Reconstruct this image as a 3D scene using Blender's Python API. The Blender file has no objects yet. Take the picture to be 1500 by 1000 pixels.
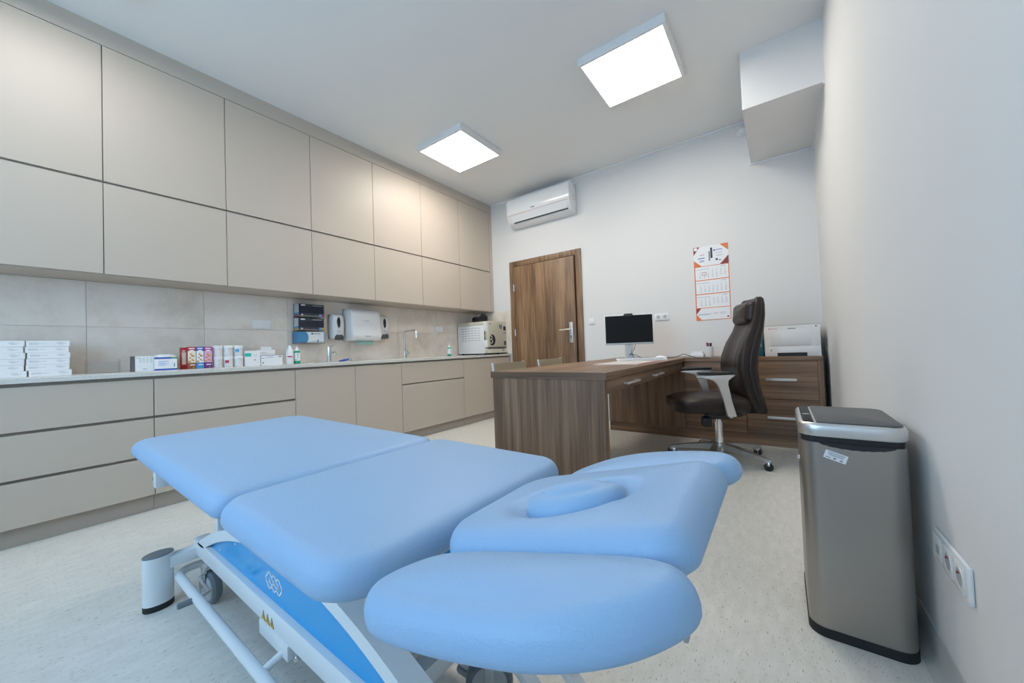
import bpy, bmesh, math, random
from mathutils import Vector, Matrix
random.seed(7)
SC = bpy.context.scene
COL = SC.collection
PI = math.pi

# ---------------------------------------------------------------- camera
F_PX = 537.233                      # focal length in pixels of the 1500 px wide frame
WX = (0.80733091, 0.04115133, 0.58866236)     # world axes seen in the camera's frame
WY = (0.58904666, 0.00334910, -0.80809208)
WZ = (-0.03522555, 0.99914731, -0.02153622)
CAM = Vector((0, 0, 0.93))
cd = bpy.data.cameras.new('camera'); cam = bpy.data.objects.new('camera', cd); COL.objects.link(cam)
cd.sensor_width = 36; cd.lens = F_PX * 36 / 1500; cd.clip_start = 0.01; cd.clip_end = 200
cam.matrix_world = Matrix.Translation(CAM) @ Matrix((WX, WY, WZ)).to_4x4()
SC.camera = cam

def hit(u, v, ax, val):
    """point where the ray through photo pixel (u, v) meets the plane axis=val"""
    c = ((u - 750) / F_PX, -(v - 500) / F_PX, -1)
    r = Vector((sum(a * b for a, b in zip(w, c)) for w in (WX, WY, WZ)))
    return CAM + r * ((val - CAM[ax]) / r[ax])

# ---------------------------------------------------------------- world, window light, exposure
SC.view_settings.view_transform = 'Standard'; SC.view_settings.look = 'None'
SC.view_settings.gamma = 1; SC.view_settings.use_curve_mapping = False
SC.view_settings.exposure = 0.14
PANEL_L = 21.0
SKY_L = 6.2
w = bpy.data.worlds.new('sky'); SC.world = w; w.use_nodes = True
bg = w.node_tree.nodes['Background']; bg.inputs[0].default_value = (0.47, 0.74, 1.0, 1); bg.inputs[1].default_value = SKY_L
WIN = (-2.75, -0.25, 0.92, 2.55)     # x0, x1, z0, z1 of the window behind the camera
YN = -1.6                            # wall behind the camera
pl = bpy.data.lights.new('window_portal', 'AREA'); pl.shape = 'RECTANGLE'
pl.size = WIN[1] - WIN[0]; pl.size_y = WIN[3] - WIN[2]; pl.cycles.is_portal = True
po = bpy.data.objects.new('window_portal', pl); COL.objects.link(po)
po.location = ((WIN[0] + WIN[1]) / 2, YN - 0.12, (WIN[2] + WIN[3]) / 2); po.rotation_euler = (PI / 2, 0, 0)

# ---------------------------------------------------------------- room planes (metres)
XR, YB, ZC = 0.325, 4.36, 3.135      # right wall, far wall, ceiling
XW = -3.85                           # wall behind the cabinets
XU, XL = -3.49, -3.20                # fronts of the upper and lower cabinets
ZT = 0.868                           # worktop

# ---------------------------------------------------------------- materials
def _m(name):
    m = bpy.data.materials.new(name); m.use_nodes = True
    nt = m.node_tree; b = nt.nodes['Principled BSDF']
    return m, nt, b
def mat(name, col, rough=0.5, metal=0.0, spec=0.5, coat=0.0, bump=None):
    m, nt, b = _m(name)
    b.inputs['Base Color'].default_value = (*col, 1); b.inputs['Roughness'].default_value = rough
    b.inputs['Metallic'].default_value = metal; b.inputs['Specular IOR Level'].default_value = spec
    b.inputs['Coat Weight'].default_value = coat; b.inputs['Coat Roughness'].default_value = 0.08
    if bump:
        sc, st, dist = bump
        tc = nt.nodes.new('ShaderNodeTexCoord'); n = nt.nodes.new('ShaderNodeTexNoise'); n.inputs['Scale'].default_value = sc
        n.inputs['Detail'].default_value = 3
        bp = nt.nodes.new('ShaderNodeBump'); bp.inputs['Strength'].default_value = st; bp.inputs['Distance'].default_value = dist
        nt.links.new(tc.outputs['Object'], n.inputs['Vector']); nt.links.new(n.outputs[0], bp.inputs['Height'])
        nt.links.new(bp.outputs[0], b.inputs['Normal'])
    return m
def ramp(nt, stops):
    r = nt.nodes.new('ShaderNodeValToRGB'); e = r.color_ramp.elements
    while len(e) < len(stops): e.new(0.5)
    for k, (p, c) in zip(e, stops): k.position = p; k.color = (*c, 1)
    return r
def noise_mat(name, stops, scale, rough, detail=4, vec=(1, 1, 1), nrough=0.6, spec=0.5, dist=0.0, obj_rand=False):
    m, nt, b = _m(name)
    tc = nt.nodes.new('ShaderNodeTexCoord'); mp = nt.nodes.new('ShaderNodeMapping'); mp.inputs['Scale'].default_value = vec
    n = nt.nodes.new('ShaderNodeTexNoise'); n.inputs['Scale'].default_value = scale; n.inputs['Detail'].default_value = detail
    n.inputs['Roughness'].default_value = nrough; n.inputs['Distortion'].default_value = dist
    r = ramp(nt, stops)
    nt.links.new(tc.outputs['Object'], mp.inputs['Vector']); nt.links.new(mp.outputs[0], n.inputs['Vector'])
    if obj_rand:
        oi = nt.nodes.new('ShaderNodeObjectInfo'); mu = nt.nodes.new('ShaderNodeMath'); mu.operation = 'MULTIPLY'; mu.inputs[1].default_value = 40
        n.noise_dimensions = '4D'; nt.links.new(oi.outputs['Random'], mu.inputs[0]); nt.links.new(mu.outputs[0], n.inputs['W'])
    nt.links.new(n.outputs[0], r.inputs[0]); nt.links.new(r.outputs[0], b.inputs['Base Color'])
    b.inputs['Roughness'].default_value = rough; b.inputs['Specular IOR Level'].default_value = spec
    return m
def wood(name, axis, stops, across=26, along=0.9, rough=0.45, fine=0.35):
    m, nt, b = _m(name)
    tc = nt.nodes.new('ShaderNodeTexCoord')
    def layer(ac, al, det):
        mp = nt.nodes.new('ShaderNodeMapping'); s = [ac] * 3; s[axis] = al; mp.inputs['Scale'].default_value = s
        n = nt.nodes.new('ShaderNodeTexNoise'); n.inputs['Scale'].default_value = 1; n.inputs['Detail'].default_value = det; n.inputs['Roughness'].default_value = 0.6
        oi = nt.nodes.new('ShaderNodeObjectInfo'); mu = nt.nodes.new('ShaderNodeMath'); mu.operation = 'MULTIPLY'; mu.inputs[1].default_value = 50
        n.noise_dimensions = '4D'; nt.links.new(oi.outputs['Random'], mu.inputs[0]); nt.links.new(mu.outputs[0], n.inputs['W'])
        nt.links.new(tc.outputs['Object'], mp.inputs['Vector']); nt.links.new(mp.outputs[0], n.inputs['Vector']); return n
    a = layer(across, along, 3); c = layer(across * 8, along * 3, 2)
    mx = nt.nodes.new('ShaderNodeMix'); mx.inputs[0].default_value = fine
    nt.links.new(a.outputs[0], mx.inputs[2]); nt.links.new(c.outputs[0], mx.inputs[3])
    r = ramp(nt, stops); nt.links.new(mx.outputs[0], r.inputs[0]); nt.links.new(r.outputs[0], b.inputs['Base Color'])
    b.inputs['Roughness'].default_value = rough
    return m
def emis(name, col, s):
    m, nt, b = _m(name); b.inputs['Base Color'].default_value = (1, 1, 1, 1)
    b.inputs['Emission Color'].default_value = (*col, 1); b.inputs['Emission Strength'].default_value = s
    return m
def clear(name, tint, refl=0.12, rough=0.03):
    m, nt, b = _m(name); out = nt.nodes['Material Output']
    t = nt.nodes.new('ShaderNodeBsdfTransparent'); t.inputs[0].default_value = (*tint, 1)
    g = nt.nodes.new('ShaderNodeBsdfGlossy'); g.inputs['Roughness'].default_value = rough
    mx = nt.nodes.new('ShaderNodeMixShader'); mx.inputs[0].default_value = refl
    nt.links.new(t.outputs[0], mx.inputs[1]); nt.links.new(g.outputs[0], mx.inputs[2]); nt.links.new(mx.outputs[0], out.inputs[0])
    return m

M = {}
M['wall'] = mat('wall_paint', (0.76, 0.75, 0.74), 0.75, spec=0.3, bump=(220, 0.05, 0.001))
M['ceiling'] = mat('ceiling_paint', (0.83, 0.83, 0.82), 0.85, spec=0.2)
M['trim'] = mat('white_trim', (0.82, 0.82, 0.83), 0.5)
M['front'] = mat('greige_lacquer', (0.555, 0.485, 0.41), 0.42, spec=0.34, bump=(900, 0.04, 0.0004))
M['carcass'] = mat('greige_carcass', (0.40, 0.35, 0.30), 0.6)
M['plinth'] = mat('greige_plinth', (0.42, 0.365, 0.31), 0.5)
M['worktop'] = noise_mat('worktop_stone', [(0.3, (0.60, 0.60, 0.56)), (0.7, (0.70, 0.69, 0.65))], 90, 0.35)
M['tile'] = noise_mat('concrete_tile', [(0.32, (0.66, 0.57, 0.48)), (0.5, (0.81, 0.725, 0.64)), (0.68, (0.86, 0.81, 0.745))], 2.6, 0.42, detail=8, nrough=0.68, obj_rand=True)
M['grout'] = mat('grout', (0.66, 0.58, 0.48), 0.9)
WAL = [(0.30, (0.075, 0.042, 0.025)), (0.45, (0.165, 0.096, 0.057)), (0.56, (0.245, 0.150, 0.092)), (0.70, (0.37, 0.245, 0.162))]
M['walnut_x'] = wood('walnut_grain_x', 0, WAL); M['walnut_y'] = wood('walnut_grain_y', 1, WAL); M['walnut_z'] = wood('walnut_grain_z', 2, WAL)
M['oak'] = wood('oak_door', 2, [(0.32, (0.085, 0.044, 0.022)), (0.45, (0.185, 0.104, 0.054)), (0.55, (0.285, 0.167, 0.088)), (0.66, (0.40, 0.255, 0.148))], across=6.5, along=0.75, fine=0.42)
M['oak_gap'] = mat('dark_gap', (0.035, 0.02, 0.012), 0.8)
M['white'] = mat('white_plastic', (0.80, 0.80, 0.80), 0.35)
M['whiteg'] = mat('white_gloss_plastic', (0.82, 0.83, 0.84), 0.12)
M['paper'] = mat('white_card', (0.83, 0.84, 0.85), 0.55)
M['powder'] = mat('white_powder_coat', (0.74, 0.77, 0.79), 0.4)
M['black'] = mat('black_plastic', (0.012, 0.012, 0.013), 0.4)
M['rubber'] = mat('black_rubber', (0.015, 0.015, 0.017), 0.7)
M['grey'] = mat('grey_plastic', (0.16, 0.19, 0.21), 0.45)
M['lgrey'] = mat('light_grey_plastic', (0.42, 0.45, 0.47), 0.4)
M['dgrey'] = mat('dark_grey_plastic', (0.07, 0.075, 0.08), 0.4)
M['chrome'] = mat('chrome', (0.82, 0.82, 0.83), 0.1, metal=1)
M['alu'] = mat('satin_aluminium', (0.70, 0.70, 0.70), 0.35, metal=1)
M['handle'] = mat('brushed_handle', (0.72, 0.72, 0.71), 0.4, metal=0.7)
M['leather'] = mat('brown_leather', (0.022, 0.0130, 0.0100), 0.38, spec=0.38, bump=(160, 0.12, 0.001))
M['screen'] = mat('screen_off', (0.006, 0.006, 0.006), 0.45, spec=0.2)
M['beige'] = mat('beige_enamel', (0.60, 0.58, 0.47), 0.4)
M['olive'] = mat('olive_upholstery', (0.33, 0.27, 0.18), 0.7)
M['blue'] = mat('blue_gloss_panel', (0.006, 0.34, 0.74), 0.12)
M['glass'] = clear('window_glass', (0.96, 0.98, 1.0), 0.06)
M['acrylic'] = clear('clear_acrylic', (0.93, 0.94, 0.95), 0.10, 0.08)
M['diff'] = emis('light_diffuser', (1.0, 0.94, 0.85), PANEL_L)
M['diff_dim'] = emis('dimmed_light_diffuser', (1.0, 0.97, 0.92), PANEL_L * 0.5)
C = lambda name, r, g, b, ro=0.5: mat(name, (r, g, b), ro)
M['ink'] = C('grey_ink', 0.22, 0.24, 0.28); M['lightink'] = C('pale_ink', 0.50, 0.52, 0.56)
M['red'] = C('red_print', 0.45, 0.025, 0.035); M['orange'] = C('orange_print', 0.78, 0.20, 0.045); M['maroon'] = C('maroon_print', 0.26, 0.035, 0.03)
M['navy'] = C('navy_print', 0.008, 0.014, 0.035); M['slate'] = C('slate_print', 0.035, 0.04, 0.055); M['cyan'] = C('cyan_print', 0.03, 0.36, 0.72)
M['crimson'] = C('crimson_print', 0.50, 0.03, 0.10); M['yellow'] = C('yellow_print', 0.75, 0.45, 0.02); M['glove'] = C('glove_blue_print', 0.06, 0.27, 0.50)
M['royal'] = C('royal_blue_print', 0.03, 0.10, 0.45); M['magenta'] = C('magenta_print', 0.42, 0.03, 0.26); M['purple'] = C('purple_print', 0.16, 0.02, 0.20)
M['pink'] = C('pink_print', 0.75, 0.42, 0.56); M['tan'] = C('tan_print', 0.62, 0.38, 0.18); M['cream'] = C('cream_print', 0.80, 0.76, 0.62)
M['teal'] = C('teal_print', 0.0, 0.50, 0.42); M['green'] = C('green_bottle', 0.0, 0.34, 0.22, 0.3); M['lime'] = C('green_print', 0.10, 0.42, 0.14)
M['sky'] = C('sky_print', 0.05, 0.28, 0.62); M['tealbind'] = C('teal_binder', 0.01, 0.12, 0.16); M['towel'] = C('green_towel', 0.36, 0.56, 0.50, 0.9)
M['purplegrey'] = C('purple_grey_card', 0.13, 0.11, 0.14); M['brownprint'] = C('brown_print', 0.30, 0.09, 0.04); M['padpaper'] = C('pad_paper', 0.66, 0.60, 0.57)
M['warn'] = C('warning_yellow', 0.80, 0.45, 0.01)

# vinyl floor: cream with short dark flecks that run along the room
def floor_mat():
    m, nt, b = _m('vinyl_floor')
    tc = nt.nodes.new('ShaderNodeTexCoord')
    def n(vec, det, off=0):
        mp = nt.nodes.new('ShaderNodeMapping'); mp.inputs['Scale'].default_value = vec; mp.inputs['Location'].default_value = (off, off, 0)
        t = nt.nodes.new('ShaderNodeTexNoise'); t.inputs['Scale'].default_value = 1; t.inputs['Detail'].default_value = det
        nt.links.new(tc.outputs['Object'], mp.inputs['Vector']); nt.links.new(mp.outputs[0], t.inputs['Vector']); return t
    base = n((38, 12, 1), 4); r1 = ramp(nt, [(0.3, (0.66, 0.645, 0.59)), (0.7, (0.75, 0.735, 0.69))]); nt.links.new(base.outputs[0], r1.inputs[0])
    fl = n((260, 55, 1), 2, 3.3); r2 = ramp(nt, [(0.64, (0, 0, 0)), (0.70, (1, 1, 1))]); nt.links.new(fl.outputs[0], r2.inputs[0])
    mx = nt.nodes.new('ShaderNodeMix'); mx.data_type = 'RGBA'; mx.inputs[7].default_value = (0.30, 0.26, 0.20, 1)
    mu = nt.nodes.new('ShaderNodeMath'); mu.operation = 'MULTIPLY'; mu.inputs[1].default_value = 0.95
    nt.links.new(r2.outputs[0], mu.inputs[0]); nt.links.new(mu.outputs[0], mx.inputs[0]); nt.links.new(r1.outputs[0], mx.inputs[6])
    nt.links.new(mx.outputs[2], b.inputs['Base Color']); b.inputs['Roughness'].default_value = 0.42
    return m
M['floor'] = floor_mat()
def vinyl_mat():
    m, nt, b = _m('light_blue_vinyl')
    b.inputs['Base Color'].default_value = (0.30, 0.475, 0.70, 1); b.inputs['Roughness'].default_value = 0.46
    tc = nt.nodes.new('ShaderNodeTexCoord'); v = nt.nodes.new('ShaderNodeTexVoronoi'); v.inputs['Scale'].default_value = 210
    v.feature = 'SMOOTH_F1'
    n = nt.nodes.new('ShaderNodeTexNoise'); n.inputs['Scale'].default_value = 60
    ad = nt.nodes.new('ShaderNodeVectorMath'); sc = nt.nodes.new('ShaderNodeVectorMath'); sc.operation = 'SCALE'; sc.inputs[3].default_value = 0.01
    nt.links.new(n.outputs['Color'], sc.inputs[0]); nt.links.new(tc.outputs['Object'], ad.inputs[0]); nt.links.new(sc.outputs[0], ad.inputs[1])
    nt.links.new(ad.outputs[0], v.inputs['Vector'])
    bp = nt.nodes.new('ShaderNodeBump'); bp.inputs['Strength'].default_value = 0.4; bp.inputs['Distance'].default_value = 0.0016
    nt.links.new(v.outputs[0], bp.inputs['Height']); nt.links.new(bp.outputs[0], b.inputs['Normal'])
    return m
M['vinyl'] = vinyl_mat()
def brushed():
    m, nt, b = _m('brushed_steel'); b.inputs['Base Color'].default_value = (0.40, 0.378, 0.355, 1); b.inputs['Metallic'].default_value = 1
    b.inputs['Roughness'].default_value = 0.34; b.inputs['Anisotropic'].default_value = 0.5
    tc = nt.nodes.new('ShaderNodeTexCoord'); mp = nt.nodes.new('ShaderNodeMapping'); mp.inputs['Scale'].default_value = (6, 6, 700)
    n = nt.nodes.new('ShaderNodeTexNoise'); n.inputs['Scale'].default_value = 1
    bp = nt.nodes.new('ShaderNodeBump'); bp.inputs['Strength'].default_value = 0.03; bp.inputs['Distance'].default_value = 0.001
    nt.links.new(tc.outputs['Object'], mp.inputs[0]); nt.links.new(mp.outputs[0], n.inputs['Vector']); nt.links.new(n.outputs[0], bp.inputs['Height']); nt.links.new(bp.outputs[0], b.inputs['Normal'])
    return m
M['steel'] = brushed()

# ---------------------------------------------------------------- mesh helpers
class MB:
    def __init__(s): s.bm = bmesh.new(); s.mi = 0; s.T = Matrix.Identity(4)
    def _v(s, pts): return [s.bm.verts.new(s.T @ Vector(p)) for p in pts]
    def _f(s, vs):
        try: f = s.bm.faces.new(vs); f.material_index = s.mi; return f
        except ValueError: return None
    def box(s, x0, x1, y0, y1, z0, z1, bev=0, seg=2):
        x0, x1 = sorted((x0, x1)); y0, y1 = sorted((y0, y1)); z0, z1 = sorted((z0, z1))
        v = s._v([(x, y, z) for z in (z0, z1) for y in (y0, y1) for x in (x0, x1)])
        fs = [s._f([v[i] for i in q]) for q in ((0, 2, 3, 1), (4, 5, 7, 6), (0, 1, 5, 4), (2, 6, 7, 3), (0, 4, 6, 2), (1, 3, 7, 5))]
        if bev:
            es = list({e for f in fs for e in f.edges})
            r = bmesh.ops.bevel(s.bm, geom=es, offset=bev, segments=seg, profile=0.5, affect='EDGES', clamp_overlap=True)
            for f in r['faces']: f.material_index = s.mi
        return s
    def ring(s, a, b):
        n = len(a)
        for i in range(n): s._f([a[i], a[(i + 1) % n], b[(i + 1) % n], b[i]])
    def cyl(s, p0, p1, r0, r1=None, n=20, cap=True):
        r1 = r0 if r1 is None else r1
        p0, p1 = Vector(p0), Vector(p1); d = (p1 - p0).normalized()
        u = d.orthogonal().normalized(); w_ = d.cross(u)
        A = [[p + (u * math.cos(2 * PI * i / n) + w_ * math.sin(2 * PI * i / n)) * r for i in range(n)] for p, r in ((p0, r0), (p1, r1))]
        a, b = s._v(A[0]), s._v(A[1]); s.ring(a, b)
        if cap: s._f(a[::-1]); s._f(b)
        return s
    def tube(s, pts, r, n=10, cap=True):
        pts = [Vector(p) for p in pts]; prev = None; u = None
        rr = r if isinstance(r, (list, tuple)) else [r] * len(pts)
        for i, p in enumerate(pts):
            d = (pts[min(i + 1, len(pts) - 1)] - pts[max(i - 1, 0)]).normalized()
            u = d.orthogonal().normalized() if u is None else (u - d * u.dot(d)).normalized()
            w_ = d.cross(u)
            a = s._v([p + (u * math.cos(2 * PI * k / n) + w_ * math.sin(2 * PI * k / n)) * rr[i] for k in range(n)])
            if prev: s.ring(prev, a)
            elif cap: s._f(a[::-1])
            prev = a
        if cap: s._f(prev)
        return s
    def lathe(s, prof, c=(0, 0, 0), n=24, sx=1, sy=1):
        prev = None
        for k, (r, z) in enumerate(prof):
            a = s._v([(c[0] + sx * r * math.cos(2 * PI * i / n), c[1] + sy * r * math.sin(2 * PI * i / n), c[2] + z) for i in range(n)])
            if prev: s.ring(prev, a)
            else: s._f(a[::-1])
            prev = a
        s._f(prev); return s
    def prism(s, poly, ax, a, b, bev=0, seg=2):
        """2-D polygon in the plane normal to axis ax, extruded from a to b"""
        def p(q, t):
            o = [0, 0, 0]; o[ax] = t; i, j = [k for k in range(3) if k != ax]; o[i], o[j] = q; return o
        A, B = s._v([p(q, a) for q in poly]), s._v([p(q, b) for q in poly])
        f0 = s._f(A[::-1]); f1 = s._f(B); n = len(poly); fs = [f0, f1]
        for i in range(n): fs.append(s._f([A[i], A[(i + 1) % n], B[(i + 1) % n], B[i]]))
        if bev:
            es = list({e for f in (f0, f1) for e in f.edges})
            r = bmesh.ops.bevel(s.bm, geom=es, offset=bev, segments=seg, profile=0.5, affect='EDGES', clamp_overlap=True)
            for f in r['faces']: f.material_index = s.mi
        return s
    def loft(s, rings, cap=True):
        prev = None
        for R in rings:
            a = s._v(R)
            if prev: s.ring(prev, a)
            elif cap: s._f(a[::-1])
            prev = a
        if cap: s._f(prev)
        return s
    def build(s, name, m, parent=None, smooth=40, loc=None):
        bmesh.ops.recalc_face_normals(s.bm, faces=s.bm.faces[:])
        me = bpy.data.meshes.new(name); s.bm.to_mesh(me); s.bm.free()
        for k in (m if isinstance(m, (list, tuple)) else [m]): me.materials.append(M[k])
        if smooth:
            me.shade_smooth(); me.set_sharp_from_angle(angle=math.radians(smooth))
        o = bpy.data.objects.new(name, me); COL.objects.link(o)
        if parent: o.parent = parent
        if loc: o.location = loc
        return o
def tag(o, label, cat=None, group=None):
    o['label'] = label
    if cat: o['category'] = cat
    if group: o['group'] = group
    return o
def thing(name, label, cat, loc=(0, 0, 0), rz=0, group=None):
    o = bpy.data.objects.new(name, None); COL.objects.link(o); o.empty_display_size = 0.05
    o.location = loc; o.rotation_euler = (0, 0, rz)
    return tag(o, label, cat, group)
def struct(o, label=None):
    o['kind'] = 'structure'
    if label: o['label'] = label
    return o
def box(name, m, parent, x0, x1, y0, y1, z0, z1, bev=0, seg=2):
    return MB().box(x0, x1, y0, y1, z0, z1, bev, seg).build(name, m, parent)
def text(name, s, size, m, parent, mtx, align='CENTER', ext=0.0002):
    cu = bpy.data.curves.new(name, 'FONT'); cu.body = s; cu.size = size; cu.align_x = align; cu.align_y = 'CENTER'; cu.extrude = ext
    to = bpy.data.objects.new(name + '_curve', cu); me = bpy.data.meshes.new_from_object(to); bpy.data.objects.remove(to)
    me.materials.append(M[m]); o = bpy.data.objects.new(name, me); COL.objects.link(o); me.transform(mtx); o.parent = parent
    return o
# orientation of flat print: columns are text right, text up, outward normal
FACE_PX = Matrix(((0, 0, 1, 0), (1, 0, 0, 0), (0, 1, 0, 0), (0, 0, 0, 1)))      # on a face that looks to +X
FACE_NY = Matrix(((1, 0, 0, 0), (0, 0, -1, 0), (0, 1, 0, 0), (0, 0, 0, 1)))     # on a face that looks to -Y
def at(mtx, x, y, z): return Matrix.Translation((x, y, z)) @ mtx

def rrect(x0, x1, y0, y1, r, n=8):
    """rounded rectangle outline with outward normals; r may be one radius or four (x1y1, x0y1, x0y0, x1y0)"""
    rs = r if isinstance(r, (list, tuple)) else [r] * 4
    cs = [(x1 - rs[0], y1 - rs[0], 0, rs[0]), (x0 + rs[1], y1 - rs[1], 90, rs[1]), (x0 + rs[2], y0 + rs[2], 180, rs[2]), (x1 - rs[3], y0 + rs[3], 270, rs[3])]
    out = []
    for k, (cx, cy, a0, rr) in enumerate(cs):
        for i in range(n + 1):
            a = math.radians(a0 + 90 * i / n); out.append(((cx + rr * math.cos(a), cy + rr * math.sin(a)), (math.cos(a), math.sin(a))))
        nx = cs[(k + 1) % 4]; a1 = math.radians(a0 + 90); e = (nx[0] + nx[3] * math.cos(math.radians(nx[2])), nx[1] + nx[3] * math.sin(math.radians(nx[2])))
        s0 = out[-1][0]
        for j in range(1, 10): t = j / 10; out.append(((s0[0] + (e[0] - s0[0]) * t, s0[1] + (e[1] - s0[1]) * t), (math.cos(a1), math.sin(a1))))
    return out
def cushion(mb, outline, zb, zt, er=0.03, br=0.02, dome=0.008, rings=9, mod=None):
    """padded slab: rounded lower and upper edges, gently domed top"""
    cx = sum(p[0][0] for p in outline) / len(outline); cy = sum(p[0][1] for p in outline) / len(outline)
    R = []
    off = lambda d, z: [(p[0] - n[0] * d, p[1] - n[1] * d, z) for p, n in outline]
    R.append(off(br + 0.02, zb))
    for i in range(5): a = PI / 2 * i / 4; R.append(off(br * (1 - math.sin(a)), zb + br * (1 - math.cos(a))))
    for i in range(8):
        a = PI / 2 * i / 7; R.append(off(er * (1 - math.cos(a)), zt - dome - er + er * math.sin(a)))
    base = R[-1]
    for k in range(1, rings + 1):
        t = 1 - k / rings; t = max(t, 0.02); z = zt - dome + dome * (1 - t ** 2.2)
        R.append([(cx + (x - cx) * t, cy + (y - cy) * t, z) for x, y, _ in base])
    if mod: R = [[(x, y, z + (mod(x, y) if j >= 9 else 0)) for x, y, z in r] for j, r in enumerate(R)]
    return mb.loft(R)

# ---------------------------------------------------------------- the room
fl = struct(box('floor', 'floor', None, XW - 0.15, XR + 0.15, YN - 0.2, YB + 0.15, -0.1, 0))
struct(box('ceiling', 'ceiling', None, XW - 0.15, XR + 0.15, YN - 0.2, YB + 0.15, ZC, ZC + 0.1))
wl = struct(box('wall_left', ['grout'], None, XW - 0.12, XW, YN, YB, 0, ZC))
wb = struct(box('wall_back', 'wall', None, XW - 0.12, XR + 0.12, YB, YB + 0.12, 0, ZC))
struct(box('wall_right', 'wall', None, XR, XR + 0.12, YN, YB, 0, ZC))
mb = MB(); x0, x1, z0, z1 = WIN
mb.box(XW - .12, x0, YN - .2, YN, 0, ZC).box(x1, XR + .12, YN - .2, YN, 0, ZC).box(x0, x1, YN - .2, YN, 0, z0).box(x0, x1, YN - .2, YN, z1, ZC)
struct(mb.build('wall_front', 'wall'))
win = struct(thing('window_1', 'white framed window behind the blue couch', None)); del_cat = win.pop('category', None)
mb = MB(); f = 0.06
for a, b in ((x0, x0 + f), (x1 - f, x1), (x0 + (x1 - x0) * .32 - .04, x0 + (x1 - x0) * .32 + .04), (x0 + (x1 - x0) * .66 - .04, x0 + (x1 - x0) * .66 + .04)): mb.box(a, b, YN - .12, YN - .05, z0, z1)
for a, b in ((z0, z0 + f), (z1 - f, z1)): mb.box(x0 + f, x1 - f, YN - .119, YN - .051, a, b)
mb.build('window_frame', 'trim', win)
box('window_pane', 'glass', win, x0 + f, x1 - f, YN - .09, YN - .084, z0 + f, z1 - f)
box('window_sill', 'trim', win, x0 - .05, x1 + .05, YN - .05, YN + .12, z0 - .03, z0)
# concrete look tiles between worktop and upper cabinets
TZ = [(ZT, 1.1885), (1.190, 1.504)]
for k in range(-3, 7):
    a, b = 0.314 + 0.6395 * k, 0.314 + 0.6395 * (k + 1); b = min(b, YB - 0.008)
    if a < YN: a = YN + .001
    for c, d_ in TZ: box('tile', 'tile', wl, XW - .004, XW + .008, a + .0008, b - .0008, c, d_, 0.0006, 1)
for c, d_ in TZ: box('tile', 'tile', wb, XW + .009, -3.19, YB - .008, YB + .004, c, d_, 0.001, 1)
# ceiling line on the far wall and along the right wall under the bulkhead
struct(box('trim_1', 'trim', None, XU + .001, -0.158, YB - .012, YB, ZC - .016, ZC))
BY, BX, BZ = 3.30, -0.157, 2.69
struct(box('ceiling_bulkhead', 'wall', None, BX, XR, BY, YB, BZ, ZC), 'boxed-in white bulkhead under the ceiling in the corner')
struct(box('trim_2', 'trim', None, BX - .012, XR, YB - .012, YB, BZ - .014, BZ))
struct(box('trim_3', 'trim', None, XR - .01, XR, BY, YB - .013, BZ - .012, BZ))
struct(box('trim_4', 'trim', None, BX - .012, BX, YB - .012, YB, BZ, ZC - .016))
M['cove'] = mat('vinyl_cove', (0.56, 0.555, 0.52), 0.45)
struct(MB().prism([(XR, 0), (XR, .1), (XR - .004, .1), (XR - .006, .03), (XR - .012, .012), (XR - .03, 0)], 1, YN, YB - .44).build('baseboard_right', 'cove'))

# door_1
D = struct(thing('door_1', 'oak laminate door in an oak frame', None)); D.pop('category', None)
dx0, dx1, dz = -3.163, -2.024, 2.205
mb = MB().box(dx0, dx0 + .075, YB - .022, YB, 0, dz, .003).box(dx1 - .075, dx1, YB - .022, YB, 0, dz, .003)
mb.box(dx0 + .075, dx1 - .075, YB - .022, YB, dz - .075, dz, .003)
mb.build('door_frame', 'oak', D)
box('door_gap', 'oak_gap', D, dx0 + .075, dx1 - .075, YB - .004, YB, 0, dz - .075)
leaf = box('door_leaf', 'oak', D, dx0 + .078, dx1 - .097, YB - .03, YB - .004, .006, dz - .081, .003)
for z in (1.17, 1.82): MB().cyl((dx0 + .078, YB - .034, z - .05), (dx0 + .078, YB - .034, z + .05), .009, n=10).build('hinge', 'alu', D)
box('lock_plate', 'alu', D, -2.215, -2.165, YB - .04, YB - .03, .99, 1.26, .004)
h = MB().cyl((-2.19, YB - .04, 1.165), (-2.19, YB - .085, 1.165), .011, n=14)
h.tube([(-2.19, YB - .085, 1.165), (-2.215, YB - .09, 1.165), (-2.33, YB - .088, 1.16)], .010, 10); h.build('door_handle', 'alu', D)
box('keyhole', 'black', D, -2.196, -2.184, YB - .0412, YB - .04, 1.045, 1.085)

# ---------------------------------------------------------------- upper cabinets
UB = [0.362 + 0.6545 * k for k in range(-2, 7)]
names = ['nearest the far wall', 'second from the far wall', 'third from the far wall', 'fourth from the far wall', 'fifth from the far wall', 'sixth from the far wall', 'seventh from the far wall', 'eighth from the far wall', 'ninth from the far wall']
g = 0.002
for k in range(len(UB) - 1):
    a, b = UB[k], UB[k + 1]; last = k == len(UB) - 2
    T = thing('upper_cabinet', 'flush greige wall cabinet with two stacked doors, ' + names[len(UB) - 2 - k], 'cabinet', (XU, a, 1.49), 0, 'upper cabinets on the tiled wall')
    e = (YB - .001 - a) if last else b - a
    mb = MB(); mb.box(XW + .009 - XU, -.024, 0, e, .025, 3.008 - 1.49); mb.build('body', 'carcass', T)
    box('underside', 'front', T, XW + .009 - XU, -.0235, 0, e, .015, .0245)
    box('door', 'front', T, -.022, 0, g, b - a - g, 1.509 - 1.49, 2.099 - 1.49, .0012, 1)
    box('door', 'front', T, -.022, 0, g, b - a - g, 2.113 - 1.49, 3.006 - 1.49, .0012, 1)
    if last: box('end_panel', 'front', T, -.024, .001, b - a + g, e, .019, 3.008 - 1.49)
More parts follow.
